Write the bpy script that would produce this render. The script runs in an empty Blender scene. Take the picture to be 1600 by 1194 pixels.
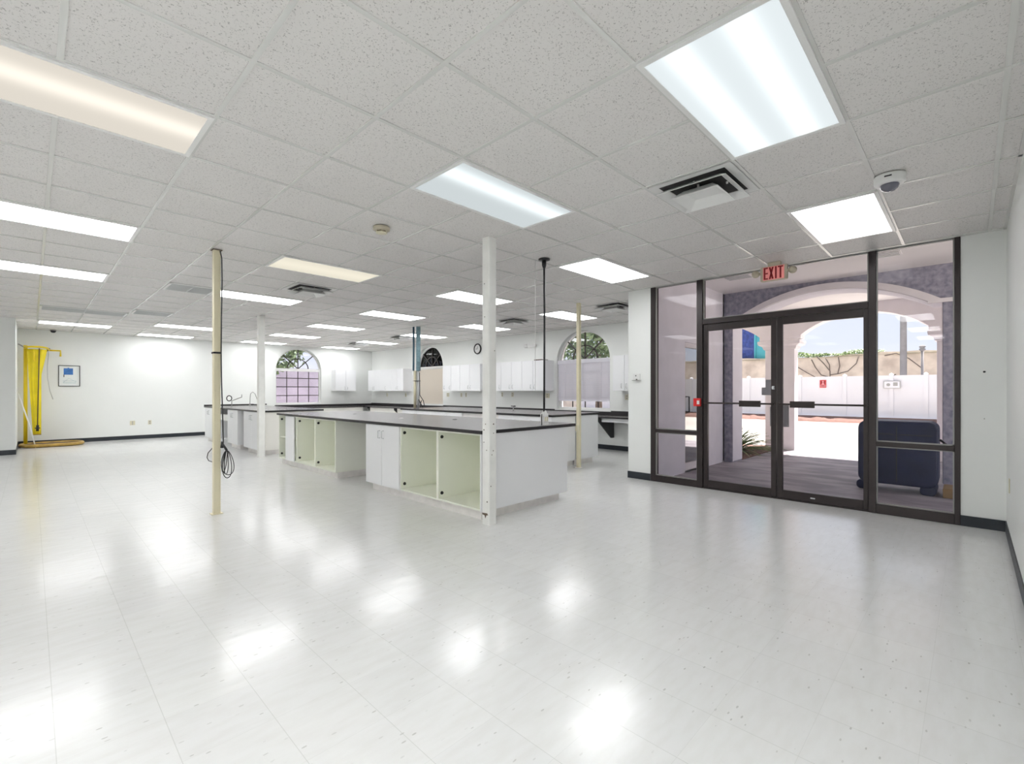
import bpy, math, random
from mathutils import Vector, Matrix

random.seed(7)
C = bpy.context.scene
COL = C.collection

# ------------------------------------------------------------------ camera
CAM_Z = 1.2875
YAW = 0.7735
cam_d = bpy.data.cameras.new('camera')
cam = bpy.data.objects.new('camera', cam_d)
COL.objects.link(cam)
cam.location = (0, 0, CAM_Z)
cam.rotation_euler = (math.pi / 2, 0, YAW - math.pi / 2)
cam_d.sensor_width = 36
cam_d.lens = 733.8551 / 1600 * 36
cam_d.shift_y = 14.5 / 1600
cam_d.clip_start = 0.02
C.camera = cam

# ------------------------------------------------------------------ view, sky, sun
C.view_settings.view_transform = 'Standard'
C.view_settings.look = 'None'
C.view_settings.gamma = 1
C.view_settings.exposure = 0.5
C.view_settings.use_curve_mapping = False
C.cycles.max_bounces = 12
C.cycles.diffuse_bounces = 7
C.cycles.glossy_bounces = 4
C.cycles.transparent_max_bounces = 16
C.cycles.transmission_bounces = 6
C.cycles.sample_clamp_indirect = 6
C.cycles.caustics_reflective = False
C.cycles.caustics_refractive = False
C.cycles.use_denoising = True

SKY_STRENGTH = 1.0
SUN_STRENGTH = 14.0
LAMP = 6.0
LAMP_FILL = 12.0  # strength of the fill panels added behind the camera

w = bpy.data.worlds.new('sky')
C.world = w
w.use_nodes = True
nt = w.node_tree
nt.nodes.clear()
out = nt.nodes.new('ShaderNodeOutputWorld')
bg = nt.nodes.new('ShaderNodeBackground')
tc = nt.nodes.new('ShaderNodeTexCoord')
sep = nt.nodes.new('ShaderNodeSeparateXYZ')
cr = nt.nodes.new('ShaderNodeValToRGB')
cr.color_ramp.elements[0].position = 0.0
cr.color_ramp.elements[0].color = (0.70, 0.76, 0.82, 1)
cr.color_ramp.elements[1].position = 0.6
cr.color_ramp.elements[1].color = (0.48, 0.58, 0.72, 1)
mp = nt.nodes.new('ShaderNodeMapping')
mp.inputs['Scale'].default_value = (1.2, 1.2, 7.0)
nz = nt.nodes.new('ShaderNodeTexNoise')
nz.inputs['Scale'].default_value = 2.2
nz.inputs['Detail'].default_value = 8
nr = nt.nodes.new('ShaderNodeValToRGB')
nr.color_ramp.elements[0].position = 0.42
nr.color_ramp.elements[0].color = (0, 0, 0, 1)
nr.color_ramp.elements[1].position = 0.68
nr.color_ramp.elements[1].color = (1, 1, 1, 1)
mx = nt.nodes.new('ShaderNodeMix')
mx.data_type = 'RGBA'
mx.inputs[7].default_value = (0.80, 0.83, 0.86, 1)
L = nt.links.new
L(tc.outputs['Generated'], sep.inputs[0])
L(sep.outputs['Z'], cr.inputs['Fac'])
L(tc.outputs['Generated'], mp.inputs['Vector'])
L(mp.outputs[0], nz.inputs['Vector'])
L(nz.outputs['Fac'], nr.inputs['Fac'])
L(nr.outputs['Color'], mx.inputs[0])
L(cr.outputs['Color'], mx.inputs[6])
L(mx.outputs[2], bg.inputs['Color'])
bg.inputs['Strength'].default_value = SKY_STRENGTH
L(bg.outputs[0], out.inputs[0])

sun_d = bpy.data.lights.new('sun', 'SUN')
sun_d.energy = SUN_STRENGTH
sun_d.angle = math.radians(1.0)
sun_d.color = (1.0, 0.96, 0.88)
sun = bpy.data.objects.new('sun', sun_d)
COL.objects.link(sun)
sun.location = (20, -5, 30)
sun.rotation_euler = Vector((0.42, -0.10, 0.90)).to_track_quat('Z', 'Y').to_euler()

# ------------------------------------------------------------------ materials
MATS = {}


def mat(name, col, rough=0.5, metal=0.0, spec=0.5, var=0.0, vscale=4.0, bump=0.0, bscale=60.0, coat=0.0,
        emit=None, estr=0.0, stretch=(1, 1, 1), col2=None, p0=0.35, p1=0.65):
    """plain or two-tone noisy principled material, in object space"""
    m = bpy.data.materials.new(name)
    m.use_nodes = True
    t = m.node_tree
    b = t.nodes['Principled BSDF']
    b.inputs['Base Color'].default_value = (*col, 1)
    b.inputs['Roughness'].default_value = rough
    b.inputs['Metallic'].default_value = metal
    b.inputs['Specular IOR Level'].default_value = spec
    b.inputs['Coat Weight'].default_value = coat
    b.inputs['Coat Roughness'].default_value = 0.08
    if emit:
        b.inputs['Emission Color'].default_value = (*emit, 1)
        b.inputs['Emission Strength'].default_value = estr
    if var > 0 or bump > 0 or col2:
        tcn = t.nodes.new('ShaderNodeTexCoord')
        mpn = t.nodes.new('ShaderNodeMapping')
        mpn.inputs['Scale'].default_value = stretch
        t.links.new(tcn.outputs['Object'], mpn.inputs['Vector'])
    if var > 0 or col2:
        n = t.nodes.new('ShaderNodeTexNoise')
        n.inputs['Scale'].default_value = vscale
        n.inputs['Detail'].default_value = 6
        r = t.nodes.new('ShaderNodeValToRGB')
        c2 = col2 or tuple(max(0, c * (1 - var)) for c in col)
        r.color_ramp.elements[0].position = p0
        r.color_ramp.elements[1].position = p1
        r.color_ramp.elements[0].color = (*c2, 1)
        r.color_ramp.elements[1].color = (*col, 1)
        t.links.new(mpn.outputs[0], n.inputs['Vector'])
        t.links.new(n.outputs['Fac'], r.inputs['Fac'])
        t.links.new(r.outputs['Color'], b.inputs['Base Color'])
    if bump > 0:
        n2 = t.nodes.new('ShaderNodeTexNoise')
        n2.inputs['Scale'].default_value = bscale
        n2.inputs['Detail'].default_value = 4
        bu = t.nodes.new('ShaderNodeBump')
        bu.inputs['Strength'].default_value = bump
        bu.inputs['Distance'].default_value = 0.01
        t.links.new(mpn.outputs[0], n2.inputs['Vector'])
        t.links.new(n2.outputs['Fac'], bu.inputs['Height'])
        t.links.new(bu.outputs[0], b.inputs['Normal'])
    MATS[name] = m
    return m


def emat(name, tint, strength, stripes=((0.27, 0.10, 0.5), (0.73, 0.10, 0.5)), base=1.0):
    """light diffuser: tubes glow behind a prismatic sheet; the bands run along local x, across local y (0..1 generated)"""
    m = bpy.data.materials.new(name)
    m.use_nodes = True
    t = m.node_tree
    t.nodes.clear()
    o = t.nodes.new('ShaderNodeOutputMaterial')
    e = t.nodes.new('ShaderNodeEmission')
    tcn = t.nodes.new('ShaderNodeTexCoord')
    sp = t.nodes.new('ShaderNodeSeparateXYZ')
    t.links.new(tcn.outputs['Generated'], sp.inputs[0])
    acc = None
    for (c, wd, a) in stripes:
        s1 = t.nodes.new('ShaderNodeMath'); s1.operation = 'SUBTRACT'; s1.inputs[1].default_value = c
        t.links.new(sp.outputs['Y'], s1.inputs[0])
        s2 = t.nodes.new('ShaderNodeMath'); s2.operation = 'DIVIDE'; s2.inputs[1].default_value = wd
        t.links.new(s1.outputs[0], s2.inputs[0])
        s3 = t.nodes.new('ShaderNodeMath'); s3.operation = 'MULTIPLY'
        t.links.new(s2.outputs[0], s3.inputs[0]); t.links.new(s2.outputs[0], s3.inputs[1])
        s4 = t.nodes.new('ShaderNodeMath'); s4.operation = 'MULTIPLY'; s4.inputs[1].default_value = -1
        t.links.new(s3.outputs[0], s4.inputs[0])
        s5 = t.nodes.new('ShaderNodeMath'); s5.operation = 'EXPONENT'
        t.links.new(s4.outputs[0], s5.inputs[0])
        s6 = t.nodes.new('ShaderNodeMath'); s6.operation = 'MULTIPLY'; s6.inputs[1].default_value = a
        t.links.new(s5.outputs[0], s6.inputs[0])
        if acc is None:
            acc = s6
        else:
            ad = t.nodes.new('ShaderNodeMath'); ad.operation = 'ADD'
            t.links.new(acc.outputs[0], ad.inputs[0]); t.links.new(s6.outputs[0], ad.inputs[1])
            acc = ad
    ad = t.nodes.new('ShaderNodeMath'); ad.operation = 'ADD'; ad.inputs[1].default_value = base
    if acc:
        t.links.new(acc.outputs[0], ad.inputs[0])
    else:
        ad.inputs[0].default_value = 0
    ml = t.nodes.new('ShaderNodeMath'); ml.operation = 'MULTIPLY'; ml.inputs[1].default_value = strength
    t.links.new(ad.outputs[0], ml.inputs[0])
    e.inputs['Color'].default_value = (*tint, 1)
    t.links.new(ml.outputs[0], e.inputs['Strength'])
    t.links.new(e.outputs[0], o.inputs[0])
    return m


def glass_mat(name, tint, rough=0.0, refl=1.0):
    m = bpy.data.materials.new(name)
    m.use_nodes = True
    t = m.node_tree
    t.nodes.clear()
    o = t.nodes.new('ShaderNodeOutputMaterial')
    tr = t.nodes.new('ShaderNodeBsdfTransparent')
    tr.inputs[0].default_value = (*tint, 1)
    g = t.nodes.new('ShaderNodeBsdfGlossy')
    g.inputs['Roughness'].default_value = rough
    f = t.nodes.new('ShaderNodeFresnel')
    f.inputs['IOR'].default_value = 1.45
    mm = t.nodes.new('ShaderNodeMath'); mm.operation = 'MULTIPLY'; mm.inputs[1].default_value = refl
    mm.use_clamp = True
    x = t.nodes.new('ShaderNodeMixShader')
    t.links.new(f.outputs[0], mm.inputs[0])
    t.links.new(mm.outputs[0], x.inputs[0])
    t.links.new(tr.outputs[0], x.inputs[1])
    t.links.new(g.outputs[0], x.inputs[2])
    t.links.new(x.outputs[0], o.inputs[0])
    return m


def floor_mat():
    m = bpy.data.materials.new('vinyl_tile')
    m.use_nodes = True
    t = m.node_tree
    b = t.nodes['Principled BSDF']
    N = t.nodes.new
    tcn = N('ShaderNodeTexCoord')
    sp = N('ShaderNodeSeparateXYZ')
    t.links.new(tcn.outputs['Object'], sp.inputs[0])

    def math1(op, a, bval=None, clamp=False):
        n = N('ShaderNodeMath'); n.operation = op; n.use_clamp = clamp
        if hasattr(a, 'is_output') or hasattr(a, 'node'):
            t.links.new(a, n.inputs[0])
        else:
            n.inputs[0].default_value = a
        if bval is not None:
            if hasattr(bval, 'node'):
                t.links.new(bval, n.inputs[1])
            else:
                n.inputs[1].default_value = bval
        return n.outputs[0]
    S = 0.3048
    fx = math1('DIVIDE', math1('SUBTRACT', sp.outputs['X'], 0.062), S)
    fy = math1('DIVIDE', math1('SUBTRACT', sp.outputs['Y'], 0.13), S)

    def seam(f, wd):
        fr = math1('FRACT', math1('ADD', f, 100))
        d = math1('MINIMUM', fr, math1('SUBTRACT', 1.0, fr))
        return math1('LESS_THAN', d, wd)
    sx = seam(fx, 0.0045)
    sy = seam(fy, 0.003)
    sm = math1('ADD', math1('MULTIPLY', sx, 1.0), math1('MULTIPLY', sy, 0.55), clamp=True)
    # per tile tone
    cx = math1('FLOOR', fx); cy = math1('FLOOR', fy)
    cb = N('ShaderNodeCombineXYZ')
    t.links.new(cx, cb.inputs[0]); t.links.new(cy, cb.inputs[1])
    wn = N('ShaderNodeTexWhiteNoise'); wn.noise_dimensions = '3D'
    t.links.new(cb.outputs[0], wn.inputs['Vector'])
    base = N('ShaderNodeMix'); base.data_type = 'RGBA'
    base.inputs[6].default_value = (0.77, 0.775, 0.77, 1)
    base.inputs[7].default_value = (0.795, 0.80, 0.79, 1)
    t.links.new(wn.outputs['Value'], base.inputs[0])
    # chips
    mp1 = N('ShaderNodeMapping'); mp1.inputs['Scale'].default_value = (28, 75, 1); mp1.inputs['Rotation'].default_value = (0, 0, 0.5)
    t.links.new(tcn.outputs['Object'], mp1.inputs['Vector'])
    vo = N('ShaderNodeTexVoronoi'); vo.inputs['Scale'].default_value = 1.0
    t.links.new(mp1.outputs[0], vo.inputs['Vector'])
    spv = N('ShaderNodeSeparateColor')
    t.links.new(vo.outputs['Color'], spv.inputs[0])
    sel = math1('GREATER_THAN', spv.outputs[0], 0.93)
    near = math1('LESS_THAN', vo.outputs['Distance'], 0.28)
    chip = math1('MULTIPLY', math1('MULTIPLY', sel, near), math1('MULTIPLY', spv.outputs[1], 0.55))
    c1 = N('ShaderNodeMix'); c1.data_type = 'RGBA'
    c1.inputs[7].default_value = (0.33, 0.33, 0.30, 1)
    t.links.new(base.outputs[2], c1.inputs[6])
    t.links.new(chip, c1.inputs[0])
    # soft marbling
    mp2 = N('ShaderNodeMapping'); mp2.inputs['Scale'].default_value = (6, 22, 1)
    mp2.inputs['Rotation'].default_value = (0, 0, 0.4)
    t.links.new(tcn.outputs['Object'], mp2.inputs['Vector'])
    n1 = N('ShaderNodeTexNoise'); n1.inputs['Scale'].default_value = 1.0; n1.inputs['Detail'].default_value = 8
    t.links.new(mp2.outputs[0], n1.inputs['Vector'])
    r1 = N('ShaderNodeValToRGB')
    r1.color_ramp.elements[0].position = 0.3; r1.color_ramp.elements[0].color = (0.955, 0.95, 0.94, 1)
    r1.color_ramp.elements[1].position = 0.6; r1.color_ramp.elements[1].color = (1, 1, 1, 1)
    t.links.new(n1.outputs['Fac'], r1.inputs['Fac'])
    c2 = N('ShaderNodeMix'); c2.data_type = 'RGBA'; c2.blend_type = 'MULTIPLY'; c2.inputs[0].default_value = 1
    t.links.new(c1.outputs[2], c2.inputs[6]); t.links.new(r1.outputs['Color'], c2.inputs[7])
    c3 = N('ShaderNodeMix'); c3.data_type = 'RGBA'
    c3.inputs[7].default_value = (0.52, 0.53, 0.50, 1)
    t.links.new(c2.outputs[2], c3.inputs[6])
    t.links.new(math1('MULTIPLY', sm, 0.5), c3.inputs[0])
    t.links.new(c3.outputs[2], b.inputs['Base Color'])
    b.inputs['Roughness'].default_value = 0.2
    b.inputs['Specular IOR Level'].default_value = 0.5
    b.inputs['Coat Weight'].default_value = 0.18
    b.inputs['Coat Roughness'].default_value = 0.10
    # slight waviness of the wax
    mp3 = N('ShaderNodeMapping'); mp3.inputs['Scale'].default_value = (2.2, 7.0, 1)
    t.links.new(tcn.outputs['Object'], mp3.inputs['Vector'])
    n3 = N('ShaderNodeTexNoise'); n3.inputs['Scale'].default_value = 1.6; n3.inputs['Detail'].default_value = 5
    t.links.new(mp3.outputs[0], n3.inputs['Vector'])
    bu = N('ShaderNodeBump'); bu.inputs['Strength'].default_value = 0.14; bu.inputs['Distance'].default_value = 0.012
    t.links.new(n3.outputs['Fac'], bu.inputs['Height'])
    t.links.new(bu.outputs[0], b.inputs['Normal'])
    t.links.new(bu.outputs[0], b.inputs['Coat Normal'])
    return m


def tile_ceiling_mat():
    m = bpy.data.materials.new('acoustic_tile')
    m.use_nodes = True
    t = m.node_tree
    b = t.nodes['Principled BSDF']
    N = t.nodes.new
    tcn = N('ShaderNodeTexCoord')
    # pin holes and short fissures
    v1 = N('ShaderNodeTexVoronoi'); v1.inputs['Scale'].default_value = 62
    t.links.new(tcn.outputs['Object'], v1.inputs['Vector'])
    s1 = N('ShaderNodeSeparateColor'); t.links.new(v1.outputs['Color'], s1.inputs[0])
    l1 = N('ShaderNodeMath'); l1.operation = 'LESS_THAN'; l1.inputs[1].default_value = 0.17
    t.links.new(v1.outputs['Distance'], l1.inputs[0])
    g1 = N('ShaderNodeMath'); g1.operation = 'GREATER_THAN'; g1.inputs[1].default_value = 0.55
    t.links.new(s1.outputs[0], g1.inputs[0])
    m1 = N('ShaderNodeMath'); m1.operation = 'MULTIPLY'
    t.links.new(l1.outputs[0], m1.inputs[0]); t.links.new(g1.outputs[0], m1.inputs[1])
    n2 = N('ShaderNodeTexNoise'); n2.inputs['Scale'].default_value = 95; n2.inputs['Detail'].default_value = 3
    n2.inputs['Distortion'].default_value = 1.2
    t.links.new(tcn.outputs['Object'], n2.inputs['Vector'])
    r2 = N('ShaderNodeValToRGB')
    r2.color_ramp.elements[0].position = 0.345; r2.color_ramp.elements[0].color = (1, 1, 1, 1)
    r2.color_ramp.elements[1].position = 0.40; r2.color_ramp.elements[1].color = (0, 0, 0, 1)
    t.links.new(n2.outputs['Fac'], r2.inputs['Fac'])
    mxx = N('ShaderNodeMath'); mxx.operation = 'MAXIMUM'
    t.links.new(m1.outputs[0], mxx.inputs[0]); t.links.new(r2.outputs['Color'], mxx.inputs[1])
    sc = N('ShaderNodeMath'); sc.operation = 'MULTIPLY'; sc.inputs[1].default_value = 0.75
    t.links.new(mxx.outputs[0], sc.inputs[0])
    c = N('ShaderNodeMix'); c.data_type = 'RGBA'
    c.inputs[6].default_value = (0.73, 0.71, 0.695, 1)
    c.inputs[7].default_value = (0.30, 0.29, 0.28, 1)
    t.links.new(sc.outputs[0], c.inputs[0])
    t.links.new(c.outputs[2], b.inputs['Base Color'])
    b.inputs['Roughness'].default_value = 0.55
    b.inputs['Specular IOR Level'].default_value = 0.5
    return m


M_FLOOR = floor_mat()
M_TILE = tile_ceiling_mat()
M_WALL = mat('wall_paint', (0.83, 0.845, 0.825), 0.45, var=0.015, vscale=1.5, bump=0.04, bscale=160, spec=0.35)
M_WALLW = mat('warm_wall_paint', (0.84, 0.825, 0.78), 0.5, var=0.015, vscale=1.5, spec=0.35)
M_TEE = mat('grid_paint', (0.68, 0.68, 0.66), 0.25)
M_BASE = mat('black_rubber_base', (0.018, 0.024, 0.032), 0.4, var=0.2, vscale=8)
M_LAM = mat('white_laminate', (0.845, 0.85, 0.865), 0.28, var=0.01, vscale=3)
M_LAMIN = mat('cream_melamine', (0.88, 0.895, 0.80), 0.4, var=0.02, vscale=2.5)
M_KICK = mat('toe_kick_paint', (0.85, 0.82, 0.80), 0.5, var=0.10, vscale=9, bump=0.05)
M_TOP = mat('dark_lab_top', (0.17, 0.155, 0.155), 0.26, var=0.2, vscale=12, spec=0.5)
M_EDGE = mat('black_edge', (0.022, 0.020, 0.022), 0.35)
M_BLACK = mat('black_plastic', (0.012, 0.012, 0.014), 0.4)
M_BRONZE = mat('dark_bronze_aluminium', (0.036, 0.027, 0.027), 0.34, metal=0.25, var=0.15, vscale=5)
M_BRONZE2 = mat('bronze_push_bar', (0.035, 0.026, 0.024), 0.3, metal=0.2)
M_CREAM = mat('cream_enamel', (0.74, 0.68, 0.49), 0.38, var=0.06, vscale=5)
M_WPOST = mat('white_post_paint', (0.89, 0.89, 0.86), 0.35, var=0.06, vscale=7)
M_CHROME = mat('brushed_metal', (0.62, 0.63, 0.65), 0.25, metal=0.9)
M_YEL = mat('yellow_enamel', (0.83, 0.62, 0.012), 0.35, var=0.08, vscale=3)
M_YCUR = mat('yellow_vinyl', (0.86, 0.70, 0.015), 0.45, var=0.12, vscale=5)
M_OCHRE = mat('ochre_enamel', (0.52, 0.33, 0.07), 0.4, var=0.35, vscale=8)
M_TEAL = mat('teal_pipe_wrap', (0.28, 0.44, 0.50), 0.4, var=0.3, vscale=20)
M_WHITE = mat('white_plastic', (0.80, 0.80, 0.79), 0.35)
M_OFFW = mat('beige_plastic', (0.66, 0.62, 0.46), 0.4)
M_IVORY = mat('ivory_housing', (0.50, 0.45, 0.35), 0.45)
M_RED = mat('red_enamel', (0.65, 0.02, 0.02), 0.35)
M_GREY = mat('grey_metal', (0.36, 0.36, 0.35), 0.45, metal=0.2)
M_DGREY = mat('dark_duct', (0.03, 0.03, 0.03), 0.7)
M_GREYP = mat('return_grille', (0.56, 0.57, 0.57), 0.5)
M_FILT = mat('grille_filter', (0.44, 0.45, 0.45), 0.7)
M_GARD = mat('garden_wall_stucco', (0.40, 0.36, 0.44), 0.85, var=0.2, vscale=1.5)
M_GLASS = glass_mat('tinted_glass', (0.95, 0.935, 0.965), refl=0.35)
M_GLASSC = glass_mat('clear_glass', (0.93, 0.92, 0.97))
M_GLASSR = glass_mat('mirrored_glass', (0.45, 0.44, 0.48), refl=4.0)
M_DOME = mat('smoked_dome', (0.10, 0.10, 0.14), 0.05, coat=1.0)
M_SHADE = mat('cream_roller_shade', (0.80, 0.75, 0.66), 0.7, emit=None)
M_BLIND = mat('white_blind', (0.88, 0.87, 0.92), 0.5)


def translucent(m, fac, col):
    t = m.node_tree
    b = t.nodes['Principled BSDF']
    o = t.nodes['Material Output']
    tl = t.nodes.new('ShaderNodeBsdfTranslucent')
    tl.inputs[0].default_value = (*col, 1)
    x = t.nodes.new('ShaderNodeMixShader')
    x.inputs[0].default_value = fac
    t.links.new(b.outputs[0], x.inputs[1])
    t.links.new(tl.outputs[0], x.inputs[2])
    t.links.new(x.outputs[0], o.inputs[0])


translucent(M_BLIND, 0.3, (0.9, 0.88, 0.95))
translucent(M_SHADE, 0.35, (0.9, 0.82, 0.76))
M_STUC = mat('lavender_stucco', (0.84, 0.82, 0.87), 0.85, var=0.08, vscale=3, bump=0.25, bscale=40)
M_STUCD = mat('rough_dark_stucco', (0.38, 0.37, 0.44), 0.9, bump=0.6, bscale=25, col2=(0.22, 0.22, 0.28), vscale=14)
M_STUCW = mat('white_stucco', (0.84, 0.80, 0.81), 0.8, var=0.06, vscale=4, bump=0.15, bscale=50)
M_PCEIL = mat('porch_ceiling_paint', (0.88, 0.86, 0.85), 0.7, var=0.04, vscale=2)
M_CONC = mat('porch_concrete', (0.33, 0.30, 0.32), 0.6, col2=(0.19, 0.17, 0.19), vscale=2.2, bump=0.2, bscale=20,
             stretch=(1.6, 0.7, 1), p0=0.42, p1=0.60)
M_ROAD = mat('pale_road_concrete', (0.50, 0.475, 0.42), 0.85, var=0.22, vscale=0.5, bump=0.1)
M_ASPH = mat('shadow_grey_gutter', (0.42, 0.41, 0.42), 0.9, var=0.2, vscale=3)  # gutter tone with the shadow band beyond the porch painted in
M_VINYL = mat('white_vinyl', (0.78, 0.78, 0.82), 0.4, var=0.05, vscale=1.2)
M_RET = mat('tan_retaining_wall', (0.84, 0.69, 0.53), 0.95, col2=(0.60, 0.47, 0.36), vscale=1.6, bump=0.6, bscale=3, p0=0.30, p1=0.55)
M_MULCH = mat('brown_mulch', (0.24, 0.13, 0.10), 0.95, var=0.6, vscale=30, bump=0.9, bscale=40)
M_LEAF = mat('leaf', (0.19, 0.26, 0.13), 0.6, col2=(0.08, 0.13, 0.06), vscale=3)
M_LEAFL = mat('light_leaf', (0.38, 0.46, 0.20), 0.55, col2=(0.16, 0.25, 0.09), vscale=8)
M_BARK = mat('bark', (0.20, 0.15, 0.12), 0.9, var=0.3, vscale=20)
M_NAVY = mat('navy_plastic', (0.016, 0.024, 0.065), 0.45, var=0.35, vscale=4, spec=0.3)
M_BROWN = mat('brown_board', (0.30, 0.19, 0.08), 0.7, var=0.2)
M_BLUEB = mat('blue_painted_brick', (0.06, 0.10, 0.36), 0.7, var=0.5, vscale=6)
M_TEALB = mat('teal_painted_panel', (0.10, 0.46, 0.52), 0.6, var=0.1, vscale=2)
M_POLE = mat('weathered_pole', (0.33, 0.31, 0.30), 0.8, var=0.2, vscale=4)
M_PINK = mat('pink_sign_face', (0.72, 0.30, 0.32), 0.5)
M_PRINT = mat('white_mat_board', (0.80, 0.83, 0.82), 0.5)
M_PBLUE = mat('blue_print', (0.05, 0.20, 0.55), 0.5, var=0.3, vscale=10)
M_PGREY = mat('pale_print_lines', (0.50, 0.60, 0.62), 0.5)
M_EXITR = mat('exit_red', (0.25, 0.003, 0.008), 0.4)
M_EXITP = mat('exit_panel', (0.80, 0.30, 0.28), 0.4, emit=(1.0, 0.30, 0.28), estr=0.12)
M_EDARK = mat('dark_mark', (0.10, 0.07, 0.05), 0.8)
M_YBR = mat('brass', (0.60, 0.50, 0.10), 0.3, metal=0.6)

E_FAR = emat('bright_diffuser', (0.985, 0.99, 1.0), LAMP)
E_FILL = emat('rear_fill_bright', (0.985, 0.99, 1.0), LAMP_FILL)  # glow of the strongest added fill panels, out of view
E_FILL_DIM = emat('rear_fill_dim', (0.985, 0.99, 1.0), 2.6)  # glow of the weaker added fill panels, out of view
E_WARM = emat('warm_dim_diffuser', (1.0, 0.93, 0.82), 0.60, stripes=((0.42, 0.17, 0.40),), base=0.90)
E_CREAM = emat('cream_dim_diffuser', (1.0, 0.94, 0.78), 0.62, stripes=((0.5, 0.3, 0.1),), base=0.95)
E_MID = emat('cool_dim_diffuser', (0.90, 0.98, 1.0), 0.56, stripes=((0.30, 0.16, 0.7),), base=0.88)
E_NEAR = emat('cool_tube_diffuser', (0.90, 0.975, 1.0), 0.70, stripes=((0.27, 0.10, 0.5), (0.74, 0.10, 0.5)), base=0.90)
E_SQ = emat('soft_white_diffuser', (0.98, 0.97, 1.0), 2.0, stripes=((0.25, 0.3, 0.3),), base=0.95)


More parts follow.
